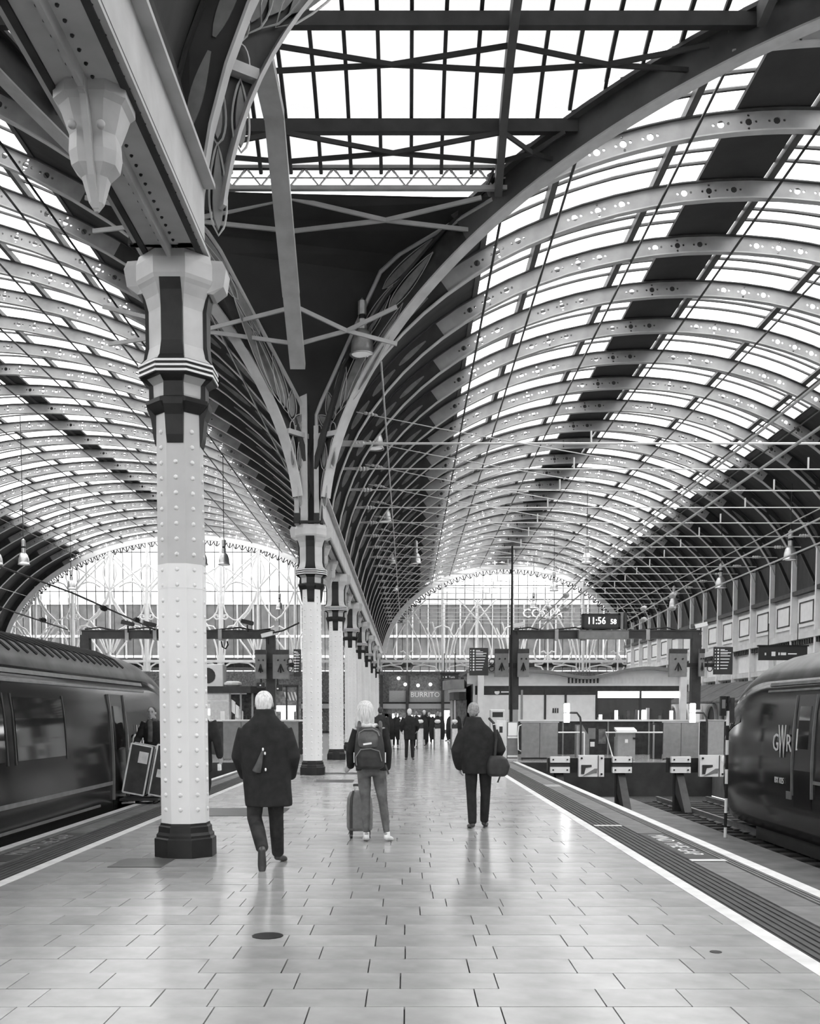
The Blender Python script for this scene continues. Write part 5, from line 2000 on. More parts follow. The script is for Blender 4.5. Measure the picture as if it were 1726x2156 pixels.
# rounded end of the kiosk, seen behind the man in the padded coat
KE = K
ko = Vector((kx0 - 0.1, 2.6, 0))
pr = []
for i in range(9):
    a_ = PI / 2 + PI * i / 8 * 0.9
    pr.append((0.95 * math.cos(a_), 2.4 * math.sin(a_) * 1.0))
for z0, z1, mt, nm, e_ in ((0, 2.3, 'shop_mid', 'curved_window', 0.0), (2.3, 2.7, 'dark_iron', 'curved_fascia', 0.12), (2.7, 2.85, 'panel_light', 'curved_band', 0.18), (2.85, 3.3, 'rib_paint', 'curved_eave', 0.5)):
    MB().prism([(x * (1 + e_), y * (1 + e_ * 0.3), z0) for x, y in pr], (0, 0, z1 - z0)).build(nm, mt, KE, loc=ko)
for i in (1, 3, 4, 5, 6):
    MB().box(pr[i][0] * 1.03 - 0.04, pr[i][0] * 1.03 + 0.04, pr[i][1] * 1.03 - 0.04, pr[i][1] * 1.03 + 0.04, 0, 2.3).build('mullion', 'panel_light', KE, loc=ko)

# kiosk on the left behind the white haired man
YL = 50.0
a = px_box(424, 556, 1445, 1600, YL)
KL = thing('retail_kiosk', 'dark food kiosk with glass front behind the white haired man', 'kiosk', (a[0], YL, 0))
w = a[1] - a[0]
ztop = at(0, 1446, YL).z
MB().prism([(0, -0.3, ztop - 0.3), (w * 0.8, -0.3, ztop - 0.3), (w, 0.6, ztop - 0.3), (w, 3, ztop - 0.3), (0, 3, ztop - 0.3)], (0, 0, 0.32)).build('roof', 'dark_iron', KL)
MB().box(0, w * 0.72, -0.02, 0.1, ztop - 0.36, ztop - 0.3).build('white_band', 'white_paint', KL)
MB().box(0, w * 0.45, -0.02, 0.1, ztop - 0.7, ztop - 0.62).build('white_band', 'white_paint', KL)
MB().box(0, w, 2.4, 2.5, 0, ztop - 0.3).build('back_wall', 'shop_mid', KL)
MB().box(0, w, 0.1, 0.8, 0, 1.2).build('counter', 'shop_dark', KL)
for x in (0.0, w * 0.45, w * 0.62, w * 0.8, w - 0.08):
    MB().box(x, x + 0.08, -0.05, 0.05, 0, ztop - 0.3).build('mullion', 'cabinet_grey', KL)
for k in range(3):
    x = w * 0.48 + k * 0.18
    MB().prism([(x, 0.02, 2.3 - k * 0.22), (x + 0.2, 0.02, 2.15 - k * 0.22), (x + 0.2, 0.02, 1.55 - k * 0.22), (x, 0.02, 1.7 - k * 0.22)], (0, 0.02, 0)).build('menu_card', 'sign_white', KL)
for k in range(8):
    x = 0.2 + k * 0.35
    MB().box(x, x + 0.2, 0.2, 0.4, 1.2, 1.2 + random.uniform(0.15, 0.6)).build('stock', random.choice(['shop_dark', 'panel_light', 'shop_mid']), KL)
MB().quad((0, 0, 1.2), (w * 0.45, 0, 1.2), (w * 0.45, 0, ztop - 0.3), (0, 0, ztop - 0.3)).build('shop_pane', 'shop_glass', KL)
MB().cbox(0.0, 1.0, 0.5, 1.5, ztop + 0.02, ztop + 1.1, 0.03).build('roof_unit', 'panel_light', KL)
MB().tube([(0.25, 0.48, ztop + 0.55), (0.25, 0.5, ztop + 0.55)], 0.38, 14).build('fan_grille', 'dark_iron', KL)
MB().ball((1.45, 0.6, ztop + 0.16), (0.45, 0.3, 0.16), 8, 5).build('roof_cover', 'paper', KL)
# bright stall beside the second column
a = px_box(576, 628, 1440, 1600, 62)
SL = thing('food_stall', 'brightly lit stall between the white haired man and second column', 'stall', (a[0], 62, 0))
w = a[1] - a[0]
zt = at(0, 1445, 62).z
MB().box(0, w, 1.5, 1.6, 0, zt).build('back_wall', 'shop_mid', SL)
MB().box(0, w, -0.05, 0.1, zt - 0.05, zt + 0.1).build('fascia', 'shop_dark', SL)
MB().box(0, w, 0, 0.7, 0, 1.15).build('counter', 'panel_light', SL)
MB().box(0.0, w * 0.85, 0.2, 0.6, 1.75, 2.1).build('light_box', 'shop_light', SL)
MB().box(w * 0.3, w * 0.8, 0.1, 0.2, 1.15, 1.9).build('light_box', 'shop_light', SL)
for k in range(4):
    x = w * (0.4 + 0.13 * k)
    MB().prism([(x, 0.3, 2.9), (x + 0.1, 0.3, 2.9), (x + 0.25, 0.3, 2.4), (x + 0.15, 0.3, 2.4)], (0, 0.03, 0)).build('menu_strip', 'sign_white', SL)
for x in (0, w * 0.5, w - 0.1):
    MB().box(x, x + 0.1, -0.05, 0.05, 0, zt).build('post', 'dark_iron', SL)

# ================================================================ TICKET GATES
gate_me = {}
GY = 47.0


def gate(u, label):
    x = at(u, 1570, GY).x
    g = thing('ticket_gate', label, 'ticket gate', (x, GY, 0), group='ticket gates across the platform end')
    MB().cbox(-0.14, 0.14, 0, 1.8, 0, 0.95, 0.03).build('cabinet', 'aluminium', g)
    MB().cbox(-0.13, 0.13, 0.0, 0.25, 0.95, 1.12, 0.02).build('reader', 'sign_black', g)
    MB().ball((0, 0.1, 1.25), (0.14, 0.14, 0.1), 8, 6).build('beacon', 'panel_light', g)
    for s in (-1, 1):
        MB().loft([[(s * 0.15, 0.85, z), (s * (0.15 + w), 0.85, z), (s * (0.15 + w), 0.9, z), (s * 0.15, 0.9, z)] for z, w in ((0.42, 0.16), (0.6, 0.21), (1.1, 0.21), (1.35, 0.17), (1.48, 0.08))]).build('paddle', 'black_iron', g)
    return g


for i, u in enumerate((742, 776, 812, 848, 885, 921, 957, 993)):
    gate(u, '%s metal ticket gate from the column row' % ORD[i])
sideg = px_box(1045, 1065, 1517, 1591, 38.5)
o = thing('gate_panel', 'pale upright panel with small notice beside the padded coat man', 'panel', (sideg[0], 38.5, 0))
MB().cbox(0, sideg[1] - sideg[0], 0, 0.08, 0.0, sideg[5], 0.01).build('panel', 'panel_light', o)
MB().box(0.1, 0.22, -0.006, 0, sideg[5] - 0.45, sideg[5] - 0.22).build('notice', 'sign_black', o)
MB().box(0.1, 0.22, -0.006, 0, sideg[5] - 0.2, sideg[5] - 0.08).build('notice', 'sign_white', o)
a = px_box(1068, 1090, 1520, 1593, 37.5)
o = thing('help_point', 'grey help point with white notice left of the two leaf panel', 'help point', (a[0], 37.5, 0))
w, h = a[1] - a[0], a[5]
MB().cbox(0, w, 0, 0.3, 0, h, 0.02).build('body', 'panel_grey', o)
MB().box(0.02, w - 0.02, -0.012, 0, h * 0.62, h * 0.98).build('notice', 'sign_white', o)
MB().box(0.0, w, -0.03, 0, h * 0.55, h * 0.6).build('shelf', 'white_paint', o)
MB().box(0.0, w, -0.03, 0, 0.03, 0.1).build('kick_rail', 'white_paint', o)
MB().tube([(w + 0.12, -0.05, 0.25), (w + 0.02, -0.05, 0.3), (w + 0.0, -0.05, 0.9), (w + 0.03, -0.05, 1.15), (w + 0.14, -0.05, 1.2)], 0.022, 6).build('grab_rail', 'white_paint', o)
# ================================================================ PEOPLE
def etube(m, pts, rad, ref=(1, 0, 0), n=14):
    """tube with elliptical rings; rad = [(r along ref, r across)]; rounded ends"""
    pts = [Vector(p) for p in pts]
    k = len(pts)
    rings = []
    seq = []
    d0 = (pts[1] - pts[0]).normalized()
    d1 = (pts[-1] - pts[-2]).normalized()
    r0 = min(rad[0])
    r1 = min(rad[-1])
    seq.append((pts[0] - d0 * r0 * 0.6, (rad[0][0] * 0.45, rad[0][1] * 0.45), d0))
    for i, p in enumerate(pts):
        d = (pts[min(i + 1, k - 1)] - pts[max(i - 1, 0)]).normalized()
        seq.append((p, rad[i], d))
    seq.append((pts[-1] + d1 * r1 * 0.6, (rad[-1][0] * 0.45, rad[-1][1] * 0.45), d1))
    R = Vector(ref)
    for p, r, d in seq:
        x = R - d * R.dot(d)
        if x.length < 1e-4:
            x = d.orthogonal()
        x.normalize()
        y = d.cross(x)
        rings.append([p + x * math.cos(2 * PI * j / n) * r[0] + y * math.sin(2 * PI * j / n) * r[1] for j in range(n)])
    m.loft(rings)
    return m


def slab(m, rows, n=18, pw=2.0):
    """stack of horizontal super-ellipses (z, cx, cy, rx, ry)"""
    rings = []
    for z, cx, cy, rx, ry in rows:
        ring = []
        for j in range(n):
            a = 2 * PI * j / n
            c, s = math.cos(a), math.sin(a)
            e = 2.0 / pw
            ring.append((cx + rx * math.copysign(abs(c) ** e, c), cy + ry * math.copysign(abs(s) ** e, s), z))
        rings.append(ring)
    m.loft(rings)
    return m


def fuse(m, name, voxel, smooth=2):
    """merge overlapping pieces into one continuous skin"""
    me = bpy.data.meshes.new('tmp')
    me.from_pydata(m.v, [], m.f)
    bm = bmesh.new()
    bm.from_mesh(me)
    bmesh.ops.recalc_face_normals(bm, faces=bm.faces)
    bm.to_mesh(me)
    bm.free()
    t = bpy.data.objects.new('tmp', me)
    r = t.modifiers.new('r', 'REMESH')
    r.mode = 'VOXEL'
    r.voxel_size = voxel
    if smooth:
        s = t.modifiers.new('s', 'SMOOTH')
        s.factor = 0.5
        s.iterations = smooth
    out = evaluated(t)
    out.name = name
    bpy.data.objects.remove(t)
    bpy.data.meshes.remove(me)
    for p in out.polygons:
        p.use_smooth = True
    return out


def hand(m, wrist, direction, palm_n, s=1.0, curl=0.5, side=1):
    """palm with four fingers and a thumb, slightly curled"""
    w, d, nrm = Vector(wrist), Vector(direction).normalized(), Vector(palm_n).normalized()
    nrm = (nrm - d * nrm.dot(d)).normalized()
    x = d.cross(nrm) * side
    etube(m, [w, w + d * 0.045 * s, w + d * 0.09 * s], [(0.028 * s, 0.02 * s), (0.04 * s, 0.016 * s), (0.042 * s, 0.014 * s)], x)
    for k, (off, ln) in enumerate(((-0.031, 0.066), (-0.0105, 0.076), (0.0105, 0.072), (0.031, 0.056))):
        p = w + d * 0.088 * s + x * off * s
        a = curl
        q = p
        pts = [q]
        for j in range(3):
            dd = d * math.cos(a * (j + 1) * 0.55) + nrm * math.sin(a * (j + 1) * 0.55)
            q = q + dd * ln * s * (0.42, 0.32, 0.26)[j]
            pts.append(q)
        etube(m, pts, [(0.0095 * s, 0.0095 * s), (0.009 * s, 0.009 * s), (0.0085 * s, 0.0085 * s), (0.0075 * s, 0.0075 * s)], x, 8)
    p = w + d * 0.03 * s - x * 0.034 * s
    etube(m, [p, p + d * 0.03 * s - x * 0.02 * s + nrm * 0.008, p + d * 0.06 * s - x * 0.024 * s + nrm * 0.02], [(0.013 * s, 0.012 * s), (0.011 * s, 0.011 * s), (0.009 * s, 0.009 * s)], nrm, 8)


DEF = dict(hipL=(-0.095, 0, 0.93), kneeL=(-0.1, 0.02, 0.5), ankL=(-0.11, -0.01, 0.09), toeL=(-0.13, 0.15, 0.03),
           hipR=(0.095, 0, 0.93), kneeR=(0.1, 0.02, 0.5), ankR=(0.11, -0.01, 0.09), toeR=(0.13, 0.15, 0.03),
           shL=(-0.185, 0, 1.45), elL=(-0.25, -0.03, 1.17), wrL=(-0.25, 0.06, 0.93), shR=(0.185, 0, 1.45), elR=(0.25, -0.03, 1.17), wrR=(0.25, 0.06, 0.93),
           head=(0, 0.02, 1.66), hs=1.0)


def person(label, loc, H, pose, coat_rows, sleeves=0.062, leg=0.078, coat='black_cloth', trousers='black_cloth', shoes='black_leather', hair='grey_hair', hair_rows=None, rz=0.0, voxel=0.012, hands=True, face=True, skin_legs=False, group=None, bald=False, wrist_r=0.05, coat_pw=2.3):
    J = dict(DEF)
    J.update(pose)
    V3 = {k: Vector(v) for k, v in J.items() if k != 'hs'}
    hs = J['hs']
    P = thing('person', label, 'person', loc, rz, group)
    k = H / 1.78
    P.scale = (k, k, k)
    hd = V3['head']
    b = MB()
    # head, face, neck
    hc = Vector((hd.x, hd.y, hd.z))
    b.ball(hc + Vector((0, 0, 0.02)), (0.074 * hs, 0.093 * hs, 0.1 * hs), 16, 12)
    b.ball(hc + Vector((0, 0.02, -0.045)), (0.058 * hs, 0.07 * hs, 0.075 * hs), 14, 10)
    if face:
        etube(b, [hc + Vector((0, 0.085, 0.01)), hc + Vector((0, 0.103, -0.018)), hc + Vector((0, 0.098, -0.028))], [(0.01, 0.01), (0.014, 0.012), (0.017, 0.01)], n=8)
        etube(b, [hc + Vector((-0.02, 0.078, -0.062)), hc + Vector((0, 0.086, -0.062)), hc + Vector((0.02, 0.078, -0.062))], [(0.006, 0.008), (0.009, 0.01), (0.006, 0.008)], (0, 0, 1), 8)
        b.ball(hc + Vector((0, 0.075, -0.1)), (0.022, 0.016, 0.015), 8, 6)
    for s in (-1, 1):
        b.ball(hc + Vector((s * 0.077 * hs, -0.005, 0.0)), (0.012, 0.02, 0.032), 8, 6)
    neck = (V3['shL'] + V3['shR']) / 2
    etube(b, [neck + Vector((0, 0, 0.0)), Vector((neck.x * 0.5 + hc.x * 0.5, neck.y * 0.5 + hc.y * 0.5 - 0.012, 1.54)), hc + Vector((0, -0.02, -0.05))], [(0.065, 0.06), (0.053, 0.055), (0.052, 0.058)])
    pel = (V3['hipL'] + V3['hipR']) / 2
    slab(b, [(pel.z - 0.03, pel.x, pel.y, 0.1, 0.06), (pel.z + 0.05, pel.x, pel.y, 0.13, 0.085), (pel.z + 0.18, pel.x * 0.7 + neck.x * 0.3, pel.y, 0.125, 0.085), (1.3, neck.x, neck.y, 0.15, 0.1), (1.42, neck.x, neck.y, 0.16, 0.09), (1.5, neck.x, neck.y, 0.07, 0.06)])
    for s in 'LR':
        etube(b, [V3['sh' + s], V3['el' + s], V3['wr' + s]], [(0.045, 0.045), (0.036, 0.036), (0.026, 0.022)])
        etube(b, [V3['hip' + s], V3['knee' + s], V3['ank' + s]], [(0.07, 0.075), (0.05, 0.052), (0.034, 0.038)])
        etube(b, [V3['ank' + s] + (V3['ank' + s] - V3['toe' + s]).normalized() * 0.03, V3['toe' + s]], [(0.03, 0.03), (0.032, 0.02)])
        if hands:
            d = V3['wr' + s] - V3['el' + s]
            hand(b, V3['wr' + s], J.get('hd' + s, d), J.get('hn' + s, (0.9 if s == 'L' else -0.9, 0.4, 0)), 1.0, 0.7, 1 if s == 'L' else -1)
    body = link('body', fuse(b, 'body', min(voxel, 0.008) if hands else voxel, 1), 'skin', P)
    if face:
        for s in (-1, 1):
            MB().ball(hc + Vector((s * 0.03, 0.082, 0.022)), (0.013, 0.008, 0.008), 8, 6).build('eye', 'black_leather', body)
            MB().ball(hc + Vector((s * 0.031, 0.086, 0.043)), (0.02, 0.008, 0.005), 8, 6).build('eyebrow', 'dark_hair', body)
    # hair
    if hair_rows:
        m = MB()
        slab(m, [(z, hc.x + cx, hc.y + cy, rx, ry) for z, cx, cy, rx, ry in hair_rows], 20)
        link('hair', fuse(m, 'hair', 0.009, 2), hair, P)
    elif hair:
        m = MB()
        m.ball(hc + Vector((0, -0.018, 0.035)), (0.082 * hs, 0.092 * hs, 0.095 * hs), 18, 12)
        m.ball(hc + Vector((0, -0.05, -0.015)), (0.07 * hs, 0.06 * hs, 0.075 * hs), 14, 10)
        link('hair', fuse(m, 'hair', 0.01, 1), hair, P)
    # trousers
    m = MB()
    slab(m, [(pel.z - 0.09, pel.x, pel.y, leg * 1.7, leg * 1.25), (pel.z - 0.04, pel.x, pel.y, leg * 2.15, leg * 1.55), (pel.z + 0.04, pel.x, pel.y, leg * 2.2, leg * 1.55), (pel.z + 0.12, pel.x, pel.y, leg * 2.0, leg * 1.45)], pw=2.4)
    for s in 'LR':
        h, kn, an = V3['hip' + s], V3['knee' + s], V3['ank' + s]
        etube(m, [h + Vector((0, 0, 0.02)), (h + kn) / 2, kn, (kn + an) / 2 + Vector((0, -0.012, 0.02)), an + Vector((0, 0, 0.0))], [(leg * 1.12, leg * 1.18), (leg * 1.05, leg * 1.1), (leg * 0.86, leg * 0.92), (leg * 0.82, leg * 0.9), (leg * 0.72, leg * 0.78)] if not skin_legs else [(leg * 1.12, leg * 1.2), (leg * 0.98, leg * 1.05), (leg * 0.7, leg * 0.76), (leg * 0.66, leg * 0.78), (leg * 0.44, leg * 0.48)])
    link('trousers', fuse(m, 'trousers', voxel, 2), trousers, P)
    # shoes
    for s in 'LR':
        an, to = V3['ank' + s], V3['toe' + s]
        d = (to - an)
        m = MB()
        up = Vector((0, 0, 1))
        fwd = Vector((d.x, d.y, 0)).normalized() if Vector((d.x, d.y, 0)).length > 0.02 else Vector((0, 1, 0))
        heel = an - d.normalized() * 0.035 - Vector((0, 0, 0.045)) if d.z > -0.14 else an + Vector((0, -0.05, 0.0))
        etube(m, [heel, (heel + to) / 2, to, to + d.normalized() * 0.05], [(0.036, 0.035), (0.042, 0.034), (0.046, 0.03), (0.034, 0.022)], fwd.cross(up))
        etube(m, [an + Vector((0, 0, 0.03)), (an + heel) / 2 + d * 0.15], [(0.04, 0.044), (0.04, 0.05)])
        link('shoe', fuse(m, 'shoe', 0.009, 1), shoes, P)
    # coat or jacket with sleeves
    m = MB()
    slab(m, coat_rows, 22, coat_pw)
    for s in 'LR':
        sh, el, wr = V3['sh' + s], V3['el' + s], V3['wr' + s]
        inn = neck + Vector((0, 0, -0.03))
        etube(m, [sh * 0.75 + inn * 0.25, sh, (sh + el) / 2, el, (el + wr) / 2, wr], [(sleeves * 1.25, sleeves * 1.25), (sleeves * 1.2, sleeves * 1.25), (sleeves * 1.1, sleeves * 1.15), (sleeves, sleeves * 1.05), (sleeves * 0.92, sleeves * 0.95), (wrist_r, wrist_r)])
    link('coat', fuse(m, 'coat', voxel, 7), coat, P)
    return P, V3


# the white haired man striding away in a long coat
P1, _ = person('white haired man in a long black coat walking away beside the foremost column', (-1.44, 10.6, 0), 1.79,
               dict(hipL=(-0.09, 0, 0.93), kneeL=(-0.115, 0.0, 0.5), ankL=(0.0, -0.27, 0.22), toeL=(0.0, -0.3, 0.05), hipR=(0.09, 0, 0.93), kneeR=(0.09, 0.12, 0.5), ankR=(0.085, 0.28, 0.1), toeR=(0.12, 0.44, 0.03),
                    shL=(-0.195, 0, 1.37), elL=(-0.27, 0.02, 1.12), wrL=(-0.22, 0.16, 0.92), shR=(0.195, 0, 1.37), elR=(0.28, 0.0, 1.12), wrR=(0.23, 0.14, 0.92), head=(-0.01, 0.04, 1.645), hs=1.12),
               [(0.62, 0.03, 0.02, 0.235, 0.19), (0.66, 0.03, 0.02, 0.24, 0.19), (0.8, 0.02, 0.01, 0.24, 0.18), (1.0, 0.01, 0, 0.245, 0.165), (1.2, 0, 0, 0.255, 0.16), (1.34, 0, 0, 0.26, 0.15), (1.43, 0, 0, 0.225, 0.13), (1.49, 0, 0.005, 0.15, 0.11), (1.54, 0, 0.01, 0.105, 0.1), (1.6, 0, 0.02, 0.092, 0.098)],
               sleeves=0.078, leg=0.088, coat='black_cloth', hair='white_hair', trousers='dark_cloth', voxel=0.012, wrist_r=0.068, coat_pw=2.6)
um = MB()
etube(um, [(0.0, -0.19, 1.18), (-0.03, -0.195, 1.07), (-0.06, -0.2, 0.98)], [(0.012, 0.012), (0.03, 0.02), (0.045, 0.022)], n=10)
um.build('coat_tab', 'nylon_light', P1, smooth=True)
for x, z in ((0.005, 1.2), (0.025, 1.16), (0.03, 1.0)):
    MB().ball((x, -0.2, z), (0.01, 0.008, 0.018), 8, 6).build('buckle', 'sign_white', P1, smooth=True)

# the blonde woman with a backpack
P2, _ = person('blonde woman in black jacket and grey jeans wearing a backpack beside a suitcase', (-0.44, 12.7, 0), 1.72,
               dict(hipL=(-0.09, 0, 0.93), kneeL=(-0.07, 0.02, 0.5), ankL=(-0.06, -0.02, 0.1), toeL=(-0.07, 0.12, 0.03), hipR=(0.09, 0, 0.93), kneeR=(0.15, 0.02, 0.5), ankR=(0.2, -0.03, 0.1), toeR=(0.24, 0.1, 0.03),
                    shL=(-0.17, 0, 1.4), elL=(-0.255, -0.02, 1.15), wrL=(-0.26, 0.1, 0.95), hdL=(-0.5, 0.4, -0.4), shR=(0.15, 0, 1.42), elR=(0.205, -0.02, 1.16), wrR=(0.2, 0.06, 0.93), head=(-0.07, 0.02, 1.65)),
               [(0.9, 0, 0, 0.19, 0.125), (0.95, 0, 0, 0.195, 0.13), (1.05, 0, 0, 0.185, 0.125), (1.2, 0, 0, 0.18, 0.12), (1.36, 0, 0, 0.19, 0.12), (1.43, -0.02, 0, 0.15, 0.1), (1.5, -0.05, 0, 0.08, 0.08), (1.54, -0.06, 0.0, 0.07, 0.075)],
               sleeves=0.062, leg=0.083, coat='black_cloth', trousers='denim', shoes='shoe_white', skin_legs=True, hair='blonde_hair',
               hair_rows=[(1.44, -0.01, -0.05, 0.1, 0.05), (1.47, -0.01, -0.04, 0.125, 0.075), (1.55, -0.005, -0.03, 0.122, 0.095), (1.62, 0, -0.025, 0.115, 0.105), (1.68, 0, -0.015, 0.107, 0.108), (1.73, 0, -0.008, 0.092, 0.097), (1.77, 0, -0.005, 0.06, 0.065), (1.785, 0, -0.005, 0.02, 0.02)], voxel=0.011)
m = MB()
for k in range(9):
    a = PI + PI * k / 8
    m.ball((-0.05 + 0.12 * math.cos(a), 0.0 + 0.1 * math.sin(a), 1.46 + 0.012 * (k % 2)), (0.035, 0.03, 0.03), 8, 6)
link('fur_collar', fuse(m, 'fur_collar', 0.009, 1), 'white_hair', P2)
bp = thing('backpack', 'dark two pocket backpack on the blonde woman', 'backpack', (-0.45, 12.52, 0.9))
m = MB()
slab(m, [(0.0, 0, -0.02, 0.13, 0.06), (0.03, 0, -0.02, 0.175, 0.1), (0.15, 0, -0.02, 0.185, 0.11), (0.3, 0, 0, 0.175, 0.1), (0.42, -0.005, 0.01, 0.155, 0.085), (0.48, -0.01, 0.02, 0.12, 0.06), (0.5, -0.01, 0.02, 0.07, 0.03)], 22, 2.8)
link('main_pocket', fuse(m, 'main_pocket', 0.01, 2), 'nylon', bp)
m = MB()
slab(m, [(0.25, -0.015, -0.1, 0.06, 0.025), (0.27, -0.015, -0.1, 0.11, 0.04), (0.36, -0.015, -0.095, 0.125, 0.045), (0.42, -0.015, -0.08, 0.11, 0.035), (0.45, -0.015, -0.075, 0.06, 0.02)], 18, 2.6)
link('front_pocket', fuse(m, 'front_pocket', 0.01, 1), 'nylon_light', bp)
MB().tube([(-0.13, -0.1, 0.36), (-0.12, -0.1, 0.44), (-0.06, -0.09, 0.475), (0.04, -0.09, 0.48), (0.1, -0.09, 0.45), (0.12, -0.1, 0.4)], 0.007, 5).build('zip', 'panel_grey', bp)
MB().tube([(-0.15, -0.12, 0.05), (-0.16, -0.12, 0.15), (-0.1, -0.14, 0.24), (0.02, -0.15, 0.25), (0.12, -0.14, 0.22), (0.15, -0.12, 0.1)], 0.006, 5).build('zip', 'panel_grey', bp)
MB().bar((-0.07, -0.145, 0.3), (0.03, -0.145, 0.315), 0.01, 0.022).build('logo_tag', 'sign_white', bp)
for s in (-1, 1):
    MB().tube([(s * 0.13, 0.06, 0.36), (s * 0.13, 0.02, 0.5), (s * 0.125, 0.1, 0.56), (s * 0.13, 0.2, 0.52)], 0.022, 6).build('strap', 'nylon_light', bp)
for x in (-0.185, 0.19):
    MB().bar((x, -0.02, 0.08), (x, -0.03, 0.2), 0.012, 0.02).build('reflector', 'sign_white', bp)
MB().bar((0.19, -0.02, 0.05), (0.23, -0.03, -0.06), 0.03, 0.012).build('strap_tail', 'nylon', bp)

sc_ = thing('suitcase', 'grey wheeled suitcase standing beside the blonde woman', 'suitcase', (-0.6, 13.15, 0), rz=0.1)
m = MB()
slab(m, [(0.09, 0, 0, 0.12, 0.08), (0.1, 0, 0, 0.15, 0.105), (0.14, 0, 0, 0.165, 0.12), (0.35, 0, 0, 0.165, 0.12), (0.5, 0, 0, 0.155, 0.115), (0.58, 0, 0, 0.12, 0.09), (0.6, 0, 0, 0.07, 0.05)], 28, 4.0)
m.build('shell', 'suitcase_shell', sc_, smooth=True)
for x in (-0.125, -0.105, 0.11):
    MB().tube([(x, -0.122, 0.13), (x, -0.124, 0.4), (x * 0.92, -0.118, 0.52), (x * 0.7, -0.08, 0.6)], 0.006, 5).build('shell_rib', 'dark_iron', sc_)
for x in (-0.06, 0.06):
    MB().tube([(x, 0.04, 0.58), (x, 0.04, 0.66)], 0.009, 6).build('handle_tube', 'aluminium', sc_)
MB().cbox(-0.08, 0.08, 0.02, 0.06, 0.65, 0.68, 0.008).build('handle_grip', 'black_leather', sc_)
for x in (-0.11, 0.11):
    for y in (-0.08, 0.08):
        w_ = MB().tube([(x - 0.016, y, 0.03), (x + 0.016, y, 0.03)], 0.03, 12).build('wheel', 'black_leather', sc_)
        MB().box(x - 0.02, x + 0.02, y - 0.02, y + 0.02, 0.045, 0.1).build('caster_fork', 'black_iron', w_)

# the man in the padded coat with a shoulder bag
P3, _ = person('man in a bulky padded black coat walking away with a shoulder bag', (0.97, 14.25, 0), 1.715,
               dict(hipL=(-0.1, 0, 0.93), kneeL=(-0.095, 0.02, 0.5), ankL=(-0.085, -0.1, 0.09), toeL=(-0.11, 0.06, 0.03), hipR=(0.1, 0, 0.93), kneeR=(0.11, 0.06, 0.5), ankR=(0.1, 0.16, 0.09), toeR=(0.13, 0.3, 0.03),
                    shL=(-0.19, 0, 1.34), elL=(-0.3, -0.03, 1.1), wrL=(-0.26, 0.1, 0.86), shR=(0.19, 0, 1.34), elR=(0.3, 0.0, 1.12), wrR=(0.22, 0.16, 0.95), head=(-0.07, 0.03, 1.66)),
               [(0.78, -0.01, 0, 0.21, 0.16), (0.82, -0.01, 0, 0.22, 0.17), (0.95, -0.01, 0, 0.235, 0.185), (1.15, -0.01, 0, 0.255, 0.195), (1.32, -0.015, 0, 0.255, 0.185), (1.42, -0.03, -0.01, 0.2, 0.16), (1.48, -0.05, -0.01, 0.15, 0.13), (1.54, -0.06, 0.0, 0.115, 0.12), (1.58, -0.065, 0.01, 0.1, 0.11)],
               sleeves=0.092, leg=0.084, coat='black_cloth', hair='grey_hair', voxel=0.012, wrist_r=0.062, coat_pw=2.3)
sb = thing('shoulder_bag', 'black shoulder bag hanging at the padded coat man side', 'bag', (1.22, 14.1, 0.72))
m = MB()
slab(m, [(0.0, 0.0, 0, 0.1, 0.06), (0.03, 0.0, 0, 0.14, 0.1), (0.14, 0.01, 0, 0.16, 0.11), (0.24, 0.0, 0, 0.13, 0.1), (0.28, -0.02, 0, 0.08, 0.06)], 20, 3.0)
link('bag_body', fuse(m, 'bag_body', 0.011, 2), 'nylon', sb)
MB().tube([(-0.04, 0, 0.26), (-0.02, 0.0, 0.5), (-0.06, -0.05, 0.72), (-0.11, 0.05, 0.78)], 0.02, 6).build('strap', 'nylon', sb)
MB().bar((0.04, -0.03, 0.02), (0.0, -0.04, -0.08), 0.03, 0.012).build('strap_tail', 'nylon', sb)
MB().bar((-0.08, -0.17, 0.7), (-0.02, -0.17, 0.71), 0.01, 0.012).build('strap_slider', 'sign_white', sb)

# man half hidden behind the foremost column
P4, _ = person('dark suited man half hidden behind the foremost column', (-3.17, 15.8, 0), 1.8,
               dict(kneeL=(-0.1, 0.1, 0.5), ankL=(-0.1, 0.2, 0.1), toeL=(-0.1, 0.35, 0.03), kneeR=(0.13, -0.02, 0.5), ankR=(0.1, -0.2, 0.14), toeR=(0.1, -0.1, 0.04), elR=(0.3, -0.02, 1.15), wrR=(0.33, 0.02, 0.9), shR=(0.22, 0, 1.42), shL=(-0.22, 0, 1.42)),
               [(0.68, 0, 0, 0.22, 0.16), (0.85, 0, 0, 0.22, 0.15), (1.1, 0, 0, 0.21, 0.14), (1.35, 0, 0, 0.23, 0.14), (1.43, 0, 0, 0.19, 0.12), (1.5, 0, 0, 0.1, 0.1), (1.55, 0, 0.01, 0.08, 0.09)], sleeves=0.068, leg=0.09, hair='dark_hair', voxel=0.014)
MB().box(0.3, 0.34, -0.02, 0.1, 0.7, 0.8).build('paper_cup', 'paper', P4)

